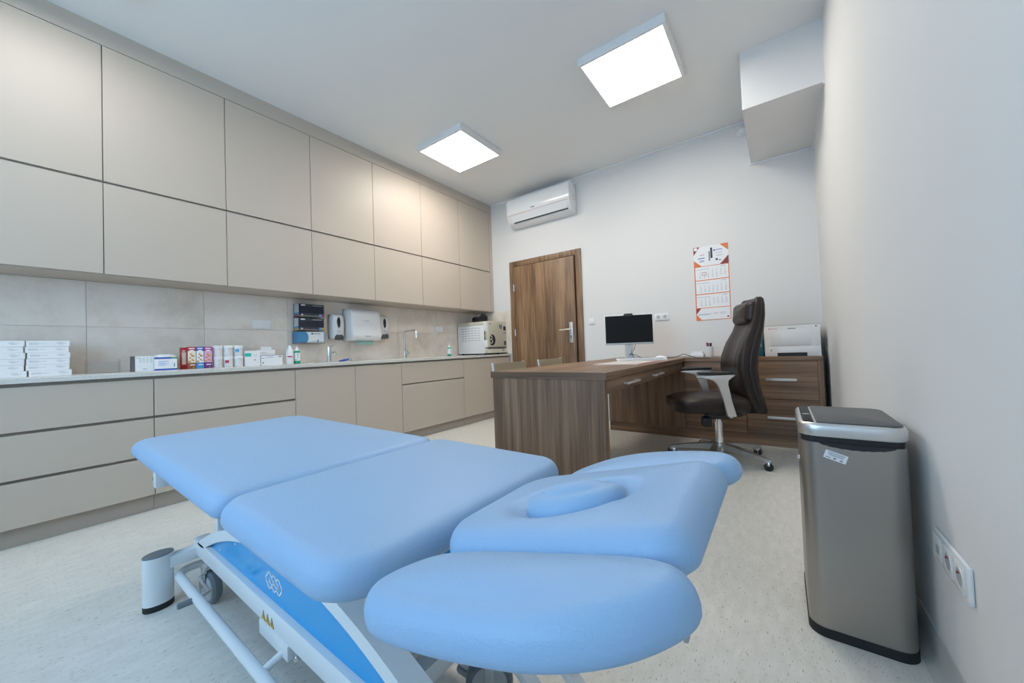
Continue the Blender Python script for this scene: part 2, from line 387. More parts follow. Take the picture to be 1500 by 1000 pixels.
tag(box('filler_panel', 'front', None, XW, XU, YN, YB - .001, 3.0095, ZC), 'long greige filler strip between cabinet tops and ceiling', 'panel')

# ---------------------------------------------------------------- lower cabinets and worktop
LB = [-1.134, -0.298, 0.538, 1.374, 1.898, 2.417, 3.351, 4.315]
DR3 = [(0.101, 0.332), (0.348, 0.576), (0.592, 0.823)]
kinds = ['d3', 'd3', 'd3', 'door', 'door', 'd2', 'door']
lab = ['greige base cabinet with three wide drawers, next to the window wall', 'greige base cabinet with three wide drawers under the stacked white cartons',
       'greige base cabinet with three wide drawers under the jars and small cartons', 'greige base cabinet with a single door under the small basin tap',
       'greige base cabinet with a single door below the paper towel dispenser', 'greige base cabinet with a shallow drawer over a deep one, under the tall tap',
       'greige base cabinet with a single door under the steriliser']
for k, kd in enumerate(kinds):
    a, b = LB[k], LB[k + 1]; W = b - a
    T = thing('base_cabinet', lab[k], 'cabinet', (XL, a, 0), 0, 'base cabinets under the worktop')
    MB().box(XW + .001 - XL, -.0245, 0, W, .1, ZT - .027).build('body', 'carcass', T)
    box('plinth', 'plinth', T, -.06, -.037, 0.0008, W - 0.0008, 0, .0985)
    if kd == 'd3':
        for c, e in DR3: box('drawer', 'front', T, -.022, 0, g, W - g, c, e, .0012, 1)
    elif kd == 'd2':
        box('drawer', 'front', T, -.022, 0, g, W - g, .101, .594, .0012, 1); box('drawer', 'front', T, -.022, 0, g, W - g, .606, .823, .0012, 1)
    else:
        box('door', 'front', T, -.022, 0, g, W - g, .101, .823, .0012, 1)
tag(box('worktop', 'worktop', None, XW + .009, XL + .012, -1.134, 4.345, ZT - .026, ZT, .002, 1), 'pale stone worktop running along the tiled wall', 'worktop')

# ---------------------------------------------------------------- ceiling lights
for x0, yl, lb in ((-3.02, 2.893, 'square white ceiling light between the cabinets and the air conditioner'), (-1.15, 2.893, 'square white ceiling light beside the ceiling bulkhead'), (-3.02, .085, 'square white ceiling light above the stacked white cartons')):
    T = thing('ceiling_light', lb, 'ceiling light', (x0 + .305, yl, ZC), 0, 'square ceiling lights')
    mb = MB(); a = .318; i = .296
    for p, q, r, s_ in ((-a, -i, -a, a), (i, a, -a, a), (-i, i, -a, -i), (-i, i, i, a)): mb.box(p, q, r, s_, -.062, -.0005)
    mb.box(-i, i, -i, i, -.02, -.0005)
    mb.build('housing', 'white', T)
    box('diffuser', 'diff' if yl > 1 else 'diff_dim', T, -i + .001, i - .001, -i + .001, i - .001, -.0605, -.05)

# ---------------------------------------------------------------- air conditioner
T = thing('air_conditioner', 'white wall-mounted split air conditioner above the oak door', 'air conditioner', (-2.55, YB, 2.66))
L = .49
pr_ = [(-.005, 0), (-.09, .004), (-.155, .045), (-.195, .115), (-.205, .15), (-.205, .30), (-.185, .368), (-.16, .38), (-.005, .38)]
MB().prism(pr_, 0, -L, L, .006).build('housing', 'white', T)
fp = [(-.2055, .152), (-.209, .16), (-.209, .30), (-.19, .368), (-.186, .368), (-.2055, .30)]
MB().prism(fp, 0, -L + .004, L - .004).build('front_panel', 'whiteg', T)
MB().prism([(-.2055, .138), (-.2065, .151), (-.203, .151), (-.201, .138)], 0, -L + .02, L - .03).build('panel_seam', 'padpaper', T)
MB().prism([(-.203, .118), (-.2, .114), (-.161, .05), (-.157, .052)], 0, -L + .07, L - .05).build('louvre', 'whiteg', T)
MB().prism([(-.161, .051), (-.158, .053), (-.145, .038), (-.148, .035)], 0, -L + .09, L - .045).build('air_slot', 'dgrey', T)
box('logo', 'ink', T, -.085, -.025, -.2098, -.209, .168, .183)
for z in (.16, .19, .22): box('side_slot', 'lgrey', T, L, L + .0006, -.1, -.075, z, z + .015)
# sensor
T = thing('motion_sensor', 'small round white motion sensor beside the bulkhead', 'sensor', (-0.215, YB, 3.045))
MB().lathe([(.035, 0), (.04, .012), (.038, .03), (.02, .05), (.004, .055)], n=20).build('dome', 'white', T).rotation_euler = (PI / 2, 0, 0)
box('mount', 'white', T, -.05, .05, -.012, 0, -.05, .05, .004)

# ---------------------------------------------------------------- switches and sockets
def plate(name, label, cat, n, loc, kinds_, face):
    """n modules of a flush wiring frame; local x along the wall, local -y out of it"""
    T = thing(name, label, cat, loc, face)
    W = .0745 * n + .009
    MB().box(-W / 2, W / 2, -.010, 0, -.042, .042, .004).build('frame', 'whiteg', T)
    for i, kd in enumerate(kinds_):
        cx = (i - (n - 1) / 2) * .072
        if kd == 'rocker': box('rocker', 'white', T, cx - .029, cx + .029, -.0135, -.010, -.029, .029, .0015)
        elif kd == 'blank':
            c = box('cover', 'white', T, cx - .03, cx + .03, -.0115, -.010, -.031, .031, .001); box('port', 'lgrey', c, cx - .012, cx + .012, -.0122, -.0115, -.013, .008)
        else:
            m_ = box('insert', 'white', T, cx - .031, cx + .031, -.0115, -.010, -.031, .031, .001)
            s = MB().lathe([(.0225, 0), (.0215, .0012), (.0205, .0004)], n=28).build('socket_well', 'whiteg', m_); s.rotation_euler = (PI / 2, 0, 0); s.location = (cx, -.0115, 0)
            MB().lathe([(.0195, 0), (.0195, .0005)], n=24).build('socket_floor', 'lgrey', m_, loc=(cx, -.0118, 0)).rotation_euler = (PI / 2, 0, 0)
            box('earth_pin', 'maroon', m_, cx - .0022, cx + .0022, -.016, -.0118, .008, .0125)
    return T
plate('light_switch', 'single white light switch beside the oak door', 'light switch', 1, (-1.909, YB, 1.248), ['rocker'], 0)
plate('wall_socket', 'double white socket behind the monitor', 'socket', 2, (-1.064, YB, 1.238), ['s', 's'], 0)
p = hit(383, 475, 0, XW + .008); plate('light_switch', 'double white switch on tiles above the jars', 'light switch', 2, (XW + .008, p.y, p.z), ['rocker', 'rocker'], PI / 2)
p = hit(642, 482, 0, XW + .008); plate('light_switch', 'double white switch on tiles between tall tap and steriliser', 'light switch', 2, (XW + .008, p.y, p.z), ['rocker', 'rocker'], PI / 2)
plate('wall_socket', 'triple white socket strip low on the wall beside the steel bin', 'socket', 3, (XR, 1.365, .368), ['s', 's', 'blank'][::-1], -PI / 2)
plate('wall_socket', 'single white socket low on the wall beside the walnut sideboard', 'socket', 1, (XR, 3.86, .34), ['s'], -PI / 2)

# ---------------------------------------------------------------- wall calendar
T = thing('wall_calendar', 'three-month paper wall calendar with orange corners', 'calendar', (-.548, YB, 1.166), math.radians(0))
W, H = .162, .785
box('backing', 'orange', T, -W, W, -.003, 0, 0, H)
hd = H - .21
box('header_card', 'paper', T, -W, W, -.006, -.003, hd, H)
for poly, m_ in (([(-W, H), (-W, H - .085), (-W + .06, H)], 'maroon'), ([(W, H), (W - .075, H), (W, H - .075)], 'orange'), ([(-W, hd), (-W + .075, hd), (-W, hd + .07)], 'orange'), ([(W, hd), (W, hd + .085), (W - .08, hd)], 'maroon')):
    MB().prism(poly, 1, -.0068, -.006).build('corner_print', m_, T)
MB().lathe([(.018, 0), (.018, .0003)], n=16).build('header_seal', 'paper', T, loc=(-W + .022, -.0068, H - .02)).rotation_euler = (PI / 2, 0, 0)
for x, z, s1, s2, m_ in ((-.012, .10, .014, .10, 'ink'), (.008, .13, .02, .11, 'slate'), (.075, .155, .07, .006, 'royal'), (.035, .152, .016, .014, 'royal'), (.075, .125, .06, .006, 'lightink'), (.08, .095, .06, .007, 'lightink'), (-.09, .085, .065, .008, 'royal'), (-.085, .055, .045, .022, 'lightink'), (-.08, .12, .04, .012, 'pink'), (.055, .055, .02, .02, 'slate'), (.083, .045, .022, .008, 'slate')):
    box('header_print', m_, T, x - s1 / 2, x + s1 / 2, -.0066, -.006, hd + z - s2 / 2, hd + z + s2 / 2)
z1_ = hd - .006
for k, start in enumerate((3, 5, 1)):
    z0_ = z1_ - .139
    pg = box('month_page', 'paper', T, -W + .01, W - .006, -.0055, -.003, z0_, z1_)
    box('month_name', 'lightink', pg, .09, .135, -.0058, -.0055, z1_ - .018, z1_ - .011); box('weekday_row', 'lightink', pg, -.145, -.02, -.0058, -.0055, z1_ - .029, z1_ - .024)
    rows = {'ink': [], 'red': []}
    for dday in range(1, 31):
        c = (dday + start - 1) % 7; r_ = (dday + start - 1) // 7
        if r_ < 6: rows['red' if c == 6 else 'ink'].append((-.105 + c * .0385, z1_ - .04 - r_ * .0185, str(dday)))
    for m_, lst in rows.items():
        bmx = bmesh.new()
        for x, z, s in lst:
            cu = bpy.data.curves.new('d', 'FONT'); cu.body = s; cu.size = .0165; cu.align_x = 'CENTER'; cu.align_y = 'CENTER'; cu.resolution_u = 2
            to = bpy.data.objects.new('d', cu); me = bpy.data.meshes.new_from_object(to); bpy.data.objects.remove(to)
            me.transform(at(FACE_NY, x, -.0058, z)); bmx.from_mesh(me); bpy.data.meshes.remove(me)
        me = bpy.data.meshes.new('day_numbers'); bmx.to_mesh(me); bmx.free(); me.materials.append(M[m_])
        o = bpy.data.objects.new('day_numbers', me); COL.objects.link(o); o.parent = pg
    if k == 0:
        mb = MB(); cx, cz = -.0665, z1_ - .077
        for a_ in ((cx - .021, cx + .021, cz + .013, cz + .0165), (cx - .021, cx + .021, cz - .0165, cz - .013), (cx - .021, cx - .0175, cz - .0165, cz + .0165), (cx + .0175, cx + .021, cz - .0165, cz + .0165)): mb.box(a_[0], a_[1], -.0068, -.0055, a_[2], a_[3])
        mb.build('date_marker', 'red', T)
    z1_ = z0_ - .009
ft = box('footer_card', 'paper', T, -W + .004, W - .006, -.0055, -.003, .006, z1_ + .002)
zt_ = z1_ + .002; zm = (zt_ + .006) / 2
MB().prism([(-W + .004, zt_), (-W + .05, zt_), (-W + .004, zm)], 1, -.0062, -.0055).build('corner_print', 'maroon', T)
MB().prism([(-W + .004, .006), (-W + .05, .006), (-W + .004, zm)], 1, -.0062, -.0055).build('corner_print', 'orange', T)
text('footer_lettering', 'optosawen', .024, 'royal', T, at(FACE_NY, -.085, -.0058, zm - .002)); text('footer_arrow', '>', .03, 'orange', T, at(FACE_NY, -.02, -.0058, zm))
for a_, b_ in ((.0, .045), (.06, .115)):
    for q in (.006, -.006): box('footer_print', 'lightink', T, a_, b_, -.0058, -.0055, zm + q, zm + q + .004)
MB().lathe([(.009, 0), (.009, .0004)], n=16).build('footer_seal', 'red', T, loc=(.135, -.0055, .028)).rotation_euler = (PI / 2, 0, 0)

# ---------------------------------------------------------------- treatment couch
BL = Vector((-1.25, .645, 0))
T = thing('treatment_couch', 'light blue padded treatment couch on a white lifting base', 'treatment couch', BL)
def bm_(): m = MB(); m.T = Matrix.Translation(-BL); return m
ZP = .600
y0, y1 = .295, 1.025
PADY = Matrix.Translation((-1.14, .65, 0)) @ Matrix.Rotation(math.radians(-.6), 4, 'Z') @ Matrix.Translation((1.14, -.65, 0))
m = bm_(); m.T = m.T @ PADY; cushion(m, rrect(-2.36, -1.143, y0, y1, [.05, .10, .10, .05], 8), ZP - .080, ZP, .04, .026, .012); m.build('leg_pad', 'vinyl', T, 80)
m = bm_(); m.T = m.T @ PADY; cushion(m, rrect(-1.137, -.552, y0 - .003, y1 + .005, [.08, .07, .07, .10], 8), ZP - .080, ZP + .002, .04, .026, .012); m.build('seat_pad', 'vinyl', T, 80)
# the head end is tilted up
TILT = math.radians(15); HX, HZ = -.56, .588
HT = Matrix.Translation((HX, 0, HZ)) @ Matrix.Rotation(-TILT, 4, 'Y')
def hm(): m = MB(); m.T = Matrix.Translation(-BL) @ HT; return m
PC, PA, PB, PR = (.262, .592), .088, .056, math.radians(17)     # face opening: centre, half axes, rotation
def opening(x, y):
    dx, dy = x - PC[0], y - PC[1]; a = dx * math.cos(PR) + dy * math.sin(PR); b = -dx * math.sin(PR) + dy * math.cos(PR)
    d = math.hypot(a / (PA + .012), b / (PB + .012))
    return -.016 * math.exp(-((d - .95) / .22) ** 2) - (.016 if d < .9 else 0)
m = hm(); cushion(m, rrect(.03, .482, .443, .800, [.05, .09, .09, .05], 8), -.055, .014, .04, .02, .008, rings=22, mod=opening); m.build('head_pad', 'vinyl', T, 80)
m = hm(); m.T = m.T @ Matrix.Translation((PC[0], PC[1], 0)) @ Matrix.Rotation(PR, 4, 'Z')
cushion(m, [((PA * math.cos(2 * PI * i / 48), PB * math.sin(2 * PI * i / 48)), (math.cos(2 * PI * i / 48), math.sin(2 * PI * i / 48))) for i in range(48)], -.03, .035, .024, .005, .014); m.build('face_plug', 'vinyl', T, 80)
def arm_outline(sgn, yi, yo):
    """armrest: straight inner edge at yi, outer edge swept in at both ends"""
    if sgn < 0: raw = [(.16, .437), (.30, .440), (.42, .438), (.474, .424), (.494, .392), (.475, .350), (.43, .310), (.36, .282), (.26, .271), (.16, .270), (.09, .280), (.050, .312), (.052, .362), (.090, .415)]
    else: raw = [(.14, .808), (.30, .806), (.42, .808), (.474, .828), (.492, .868), (.484, .915), (.445, .956), (.36, 1.005), (.25, 1.035), (.17, 1.02), (.115, .965), (.085, .895), (.095, .835)][::-1]
    n = len(raw); P = []
    for i in range(n):                                   # closed Catmull-Rom
        p0, p1, p2, p3 = (Vector(raw[(i + k - 1) % n]) for k in range(4))
        for j in range(10):
            t = j / 10; P.append(.5 * ((2 * p1) + (p2 - p0) * t + (2 * p0 - 5 * p1 + 4 * p2 - p3) * t * t + (3 * p1 - p0 - 3 * p2 + p3) * t ** 3))
    if sum(P[i].x * P[(i + 1) % len(P)].y - P[(i + 1) % len(P)].x * P[i].y for i in range(len(P))) < 0: P = P[::-1]
    n = len(P); out = []
    for i in range(n):
        t = (P[(i + 1) % n] - P[i - 1]).normalized(); out.append(((P[i].x, P[i].y), (t.y, -t.x)))
    return out
m = hm(); cushion(m, arm_outline(-1, 0, 0), -.062, .006, .030, .018, .014); m.build('arm_pad', 'vinyl', T, 80)
m = hm(); cushion(m, arm_outline(1, 0, 0), -.066, -.004, .032, .018, .012); m.build('arm_pad', 'vinyl', T, 80)
# upper frame under the pads
m = bm_()
for y in (.40, .85): m.box(-2.22, -.60, y, y + .04, ZP - .118, ZP - .078, .004)
for x in (-2.15, -1.20, -1.08, -.66): m.box(x, x + .04, .44, .85, ZP - .116, ZP - .08)
m.build('upper_frame', 'powder', T)
m = hm()
for y in (.40, .58, .76, .94): m.box(.03, .40, y - .015, y + .015, -.092, -.067, .003)
for x in (.08, .33): m.box(x - .014, x + .014, .385, .955, -.107, -.085, .003)
m.build('head_frame', 'powder', T)
m = hm(); m.box(.464, .474, .384, .394, -.064, -.05).box(.471, .475, .384, .394, -.072, -.05); m.build('head_clip', 'lgrey', T)
m = bm_(); m.box(-2.09, -2.05, .345, .40, .42, .482, .003).box(-2.08, -2.06, .395, .42, .465, .482); m.build('hinge_bracket', 'powder', T)
m = bm_(); m.cyl((-2.09, .36, .452), (-2.118, .36, .452), .017, .011, n=16); m.build('adjusting_knob', 'grey', T)
m = bm_(); m.box(-1.83, -1.79, .475, .505, .21, .483, .003); m.build('upright', 'powder', T); m = bm_(); m.box(-1.83, -1.79, .80, .83, .21, .483, .003); m.build('upright', 'powder', T)
# lower base: rail, arch and blue infill on each long side
AX0, AX1, AZ, AH = -1.905, -.42, .205, .19
def arch_z(x, dz=0):
    t = (x - (AX0 + AX1) / 2) / ((AX1 - AX0) / 2); return AZ + AH * max(0, 1 - abs(t) ** 2.1) + dz
for s_, yf in ((1, .440), (-1, .86)):
    ya, yb = (yf, yf + .05) if s_ > 0 else (yf - .05, yf)
    m = bm_(); m.box(-1.955, -.40, ya, yb, .152, .212, .003); m.build('base_rail', 'powder', T)
    N = 40; R = []
    for i in range(N + 1):
        x = AX0 + (AX1 - AX0) * i / N; sl = (arch_z(x + .005) - arch_z(x - .005)) / .01; nn = Vector((-sl, 0, 1)).normalized()
        o_ = Vector((x, 0, arch_z(x))); q_ = o_ - nn * .036
        R.append([(o_.x, ya, o_.z), (o_.x, yb, o_.z), (q_.x, yb, max(q_.z, .2)), (q_.x, ya, max(q_.z, .2))])
    m = bm_(); m.loft(R); m.build('base_arch', 'powder', T)
    poly = [(AX0 + .02, .2)] + [(AX0 + (AX1 - AX0) * i / N, max(arch_z(AX0 + (AX1 - AX0) * i / N) - .02, .2)) for i in range(1, N)] + [(AX1 - .02, .2)]
    m = bm_(); yp = yf + s_ * .018; m.prism(poly, 1, yp, yp + s_ * .006); pan = m.build('side_panel', 'blue', T)
    for x, z in ((-1.70, .228), (-1.54, .295)):
        m = bm_(); m.cyl((x, yp - s_ * .002, z), (x, yp + s_ * .001, z), .004, n=10); m.build('screw', 'whiteg', pan)
    if s_ > 0: near_panel, ypn = pan, yp
# three linked parallelograms with letters, and the warning triangles
m = bm_()
def stroke(m, pts, w_, y, closed=True):
    n = len(pts)
    for i in range(n if closed else n - 1):
        a, b = Vector(pts[i]), Vector(pts[(i + 1) % n]); t = (b - a).normalized(); nn = Vector((-t.y, t.x)) * w_ / 2; a = a - t * w_ / 2; b = b + t * w_ / 2
        m.prism([(a + nn), (b + nn), (b - nn), (a - nn)], 1, y - .0009, y - .0001)
def on_panel(u, v): p = hit(u, v, 1, ypn); return (p.x, p.z)
for k in range(3):
    ox, oy = 6.6 * k, 5.4 * k
    A_, B_, C_, D_ = (on_panel(u + ox, v + oy) for u, v in ((394.3, 836.2), (389.2, 845.2), (395.6, 863.0), (400.8, 854.0)))
    m = bm_(); stroke(m, [A_, B_, C_, D_] if k == 0 else [B_, C_, D_, A_, ((A_[0] + B_[0]) / 2, (A_[1] + B_[1]) / 2)], .0048, ypn, k == 0); m.build('logo_frame', 'whiteg', near_panel)
m = bm_(); m.bm.free()
for k, (u, v) in enumerate(((395.0, 849.8), (401.6, 855.3), (408.4, 861.0))):
    x, z = on_panel(u, v)
    text('logo_letter', 'BTL'[k], .021, 'whiteg', near_panel, Matrix.Translation(-BL) @ at(FACE_NY, x, ypn - .0006, z), ext=.0003)
for k in range(3):
    x = -1.262 + k * .029
    m = bm_(); m.prism([(x - .014, .160), (x + .014, .160), (x, .188)], 1, .4392, .440); tr = m.build('warning_sticker', 'slate', T)
    m = bm_(); m.prism([(x - .0115, .1615), (x + .0115, .1615), (x, .1845)], 1, .4387, .4392); m.build('warning_face', 'warn', tr)
    m = bm_(); m.prism([(x - .0015, .165), (x + .0015, .165), (x + .0015, .175), (x - .0015, .175)], 1, .4384, .4387); m.build('warning_mark', 'slate', tr)
m = bm_(); m.box(-1.29, -1.10, .437, .48, .112, .153, .002); m.build('control_box', 'powder', T)
m = bm_(); m.cyl((-1.085, .455, .152), (-1.085, .455, .12), .006, n=10).cyl((-1.085, .455, .125), (-1.085, .455, .115), .009, n=10); m.build('bolt', 'alu', T)
# cross members, end posts, castors
m = bm_(); m.box(-1.965, -1.92, .33, .95, .138, .182, .003); m.build('cross_bar', 'powder', T)
m = bm_(); m.box(-.75, -.70, .50, .80, .14, .185, .003); m.build('cross_bar', 'powder', T)
def post(x, y, rx, ry):
    m = bm_(); m.lathe([(1, .022), (1, .196)], (x, y, 0), 28, rx, ry); o = m.build('end_post', 'powder', T)
    m = bm_(); m.lathe([(1, .196), (1.0, .199), (.97, .2015)], (x, y, 0), 28, rx, ry); m.build('post_cap', 'grey', o)
    m = bm_(); m.lathe([(.97, 0), (1.0, .003), (1.0, .0225)], (x, y, 0), 28, rx, ry); m.build('post_foot', 'rubber', o)
post(-1.945, .332, .033, .045); post(-1.945, .95, .033, .045)
m = bm_(); m.box(-.77, -.705, .735, .80, .05, .30, .012); o = m.build('end_post', 'powder', T)
m = bm_(); m.box(-.772, -.703, .733, .802, .03, .05, .01); m.build('post_foot', 'lgrey', o)
def castor(x, y, ang=0):
    R_ = Matrix.Translation(-BL) @ Matrix.Translation((x, y, .062)) @ Matrix.Rotation(ang, 4, 'Z')
    m = MB(); m.T = R_ @ Matrix.Rotation(PI / 2, 4, 'X'); m.lathe([(.048, -.016), (.056, -.015), (.062, -.008), (.062, .008), (.056, .015), (.048, .016)], n=36); o = m.build('castor', 'grey', T)
    m = MB(); m.T = R_ @ Matrix.Rotation(PI / 2, 4, 'X'); m.lathe([(.004, -.021), (.035, -.020), (.046, -.0165), (.046, .0165), (.035, .020), (.004, .021)], n=32); m.build('wheel_hub', 'lgrey', o)
    m = MB(); m.T = R_; m.box(-.012, .012, -.026, -.022, 0, .075, .001).box(-.012, .012, .022, .026, 0, .075, .001).box(-.02, .02, -.026, .026, .072, .088, .003); m.build('castor_fork', 'alu', o)
castor(-1.805, .455, math.radians(8)); castor(-1.805, .83, math.radians(8)); castor(-.655, .745, math.radians(40)); castor(-.655, .50, math.radians(20))
m = bm_()
arc = [(-1.955 + .05 * (1 - math.cos(a * PI / 12)), .385 + .05 * (1 - math.sin(a * PI / 12)) , .1) for a in range(0, 7)]
m.tube([(-1.955, .86, .1), (-1.955, .5, .1)] + arc + [(-1.5, .385, .1), (-.45, .39, .1)], .0145, 14); m.build('foot_bar', 'powder', T)
m = bm_(); m.tube([(-1.14, .39, .1), (-1.14, .47, .125)], .011, 10).tube([(-.6, .39, .1), (-.6, .45, .16)], .011, 10); m.build('foot_bar_arm', 'powder', T)
pv = [hit(302, 838, 2, .135), hit(292, 845, 2, .13), hit(306, 866, 2, .10), hit(297, 873, 2, .095)]
m = bm_(); m.tube(pv, .006, 8); m.build('lever_rod', 'alu', T)
m = bm_(); a_, b_ = hit(296, 874, 2, .097), hit(259, 889, 2, .093); m.tube([a_, a_.lerp(b_, .15), a_.lerp(b_, .95), b_], [.008, .0105, .0105, .007], 12); m.build('lever_grip', 'grey', T)
m = bm_(); m.tube([(-.50, .77, .06), (-.64, .60, .45)], .02, 4); m.build('lift_arm', 'powder', T); m = bm_(); m.tube([(-.44, .85, .06), (-.62, .70, .45)], .02, 4); m.build('lift_arm', 'powder', T)
m = bm_(); m.tube([(-1.5, .62, .1), (-1.0, .62, .46)], .03, 4).tube([(-1.5, .70, .1), (-1.0, .70, .46)], .03, 4).cyl((-1.5, .48, .12), (-1.5, .83, .12), .02).cyl((-1.0, .45, .45), (-1.0, .85, .45), .02); m.build('lift_arm', 'powder', T)
m = bm_(); m.cyl((-.86, .47, .44), (-.72, .62, .43), .022, n=14).cyl((-.74, .60, .43), (-.70, .64, .43), .027, n=14); m.build('gas_spring', 'dgrey', T)
tag(MB().tube([(-1.38, .72, .007), (-1.25, .755, .006), (-1.12, .73, .006), (-1.06, .70, .006), (-.97, .70, .006), (-.93, .66, .006), (-.90, .60, .006)], .006, 8).build('power_cable', 'grey'), 'thin grey power cable lying on the floor under the couch', 'cable')

# ---------------------------------------------------------------- walnut desk and sideboard
DX0, DX1, DY, DZ = -1.562, -.762, 1.892, .787
CY = 3.93
T = thing('desk', 'long walnut desk with two shallow drawers, joined to the sideboard', 'desk', (0, 0, 0))
box('desk_top', 'walnut_y', T, DX0, DX1, DY, CY - .002, DZ - .041, DZ, .0015, 1)
box('edge_band', 'walnut_x', T, DX0, DX1, DY - .0012, DY, DZ - .041, DZ - .0003)
box('end_panel', 'walnut_z', T, DX0 + .012, DX1 - .010, DY + .004, DY + .044, 0, DZ - .0415, .001, 1)
box('apron', 'walnut_y', T, DX1 - .40, DX1 - .035, DY + .045, CY - .003, DZ - .125, DZ - .042)
for a, b, la in ((DY + .047, (DY + CY) / 2 - .001, 2.33), ((DY + CY) / 2 + .001, CY - .006, 2.95)):
    d_ = box('drawer', 'walnut_y', T, DX1 - .034, DX1 - .016, a, b, DZ - .122, DZ - .046, .001, 1)
    m = MB().box(DX1 - .016, DX1 + .012, la - .115, la - .10, DZ - .093, DZ - .080).box(DX1 - .016, DX1 + .012, la + .10, la + .115, DZ - .093, DZ - .080).box(DX1 + .006, DX1 + .014, la - .125, la + .125, DZ - .094, DZ - .079, .001)
    m.build('drawer_handle', 'handle', d_)
T = thing('sideboard', 'low walnut sideboard with steel-handled drawers along the far wall', 'sideboard', (0, 0, 0))
SX0, SX1 = -1.562, .287
box('top', 'walnut_x', T, SX0, SX1, CY, YB - .001, DZ - .036, DZ, .0015, 1)
box('body', 'walnut_x', T, SX0, SX1 - .04, CY + .02, YB - .002, .1, DZ - .0365)
box('plinth', 'walnut_x', T, SX0 + .002, SX1 - .04, CY + .016, CY + .034, 0, .0995)
box('side_panel', 'walnut_z', T, SX1 - .039, SX1 - .002, CY + .004, YB - .002, 0, DZ - .0365, .001, 1)
box('front_panel', 'walnut_z', T, SX0 + .002, -.778, CY + .004, CY + .0195, .1, DZ - .038, .001, 1)
for a, b, zs in ((-.774, -.267, ((.103, .253), (.257, .408), (.412, .562), (.566, .746))), (-.263, .246, ((.103, .416), (.42, .746)))):
    for c, e in zs:
        d_ = box('drawer', 'walnut_x', T, a, b, CY + .003, CY + .0195, c, e, .001, 1)
        if b > 0:
            cx, cz = -.003, (c + e) / 2 + (.005 if c > .4 else -.002)
            m = MB()
            for s_ in (-.09, .09): m.cyl((cx + s_, CY + .003, cz), (cx + s_, CY - .018, cz), .005, n=8)
            m.box(cx - .108, cx + .108, CY - .026, CY - .016, cz - .011, cz + .011, .001); m.build('drawer_handle', 'handle', d_)

# things on the desk
def rotz(x, y, a): return Matrix.Translation((x, y, 0)) @ Matrix.Rotation(a, 4, 'Z')
T = thing('monitor', 'black-screened white desktop monitor on a height-adjustable stand', 'monitor', (-1.195, 3.60, DZ), math.radians(20))
m = MB(); m.box(-.228, .228, -.012, .022, .15, .442, .006); m.build('screen_housing', 'white', T)
sc_ = box('screen', 'screen', T, -.221, .221, -.0135, -.012, .168, .437)
box('chin', 'lgrey', T, -.226, .226, -.0145, -.012, .151, .167, .001); box('logo', 'ink', T, -.012, .012, -.0149, -.0145, .157, .161)
m = MB(); m.prism([(-.047, .438), (.047, .438), (.036, .455), (-.036, .455)], 1, -.013, .008); m.build('webcam_bar', 'black', T)
m = MB(); m.box(-.04, .035, .022, .055, .01, .30, .008); m.build('stand_column', 'white', T)
m = MB(); m.box(-.12, .10, -.08, .13, 0, .012, .004); m.build('stand_base', 'dgrey', T)
m = MB(); m.tube([(.06, .02, .16), (.045, .03, .10), (.01, .02, .055), (-.005, .0, .05), (.01, -.02, .06), (.06, .0, .045), (.12, .03, .012), (.16, .06, .003)], .0028, 6).tube([(.02, .03, .15), (.02, .02, .06), (.05, .0, .01), (.12, .02, .003)], .0028, 6); m.build('cable', 'black', T)
T = thing('keyboard', 'flat white keyboard in front of the monitor', 'keyboard', (-1.03, 3.41, DZ), math.radians(24))
m = MB(); m.prism([(-.065, 0), (.065, 0), (.065, .02), (-.065, .010)], 0, -.215, .215, .003); m.build('keyboard_body', 'white', T)
for r_ in range(5): m = MB(); yy = -.05 + r_ * .024; [m.box(-.2 + i * .0267, -.2 + i * .0267 + .0235, yy - .0095, yy + .0095, .012 + r_ * .0018, .0165 + r_ * .0018) for i in range(15)]; m.build('key_row', 'whiteg', T)
T = thing('computer_mouse', 'white computer mouse beside the keyboard', 'mouse', (-.90, 3.58, DZ), math.radians(20))
m = MB(); m.lathe([(.6, 0), (1, .006), (1, .014), (.85, .026), (.5, .034), (.1, .037)], n=24, sx=.055, sy=.033); m.build('mouse_body', 'white', T)
box('scroll_wheel', 'lgrey', T, .02, .034, -.003, .003, .027, .035)
m = MB(); m.tube([(.05, .0, .01), (.13, .0, .02), (.20, .02, .045), (.27, .03, .02), (.33, .03, .003), (.42, .04, .003)], .0028, 6); m.build('mouse_cable', 'black', T)
T = thing('desk_pad', 'paper desk pad with red printed edges on the walnut desk', 'desk pad', (-1.0, 2.95, DZ))
box('sheets', 'padpaper', T, -.175, .175, -.29, .27, 0, .005)
box('edge_print', 'red', T, .160, .1755, -.29, .27, .005, .0053); box('edge_print', 'orange', T, -.1755, .160, -.2905, -.275, .005, .0053)
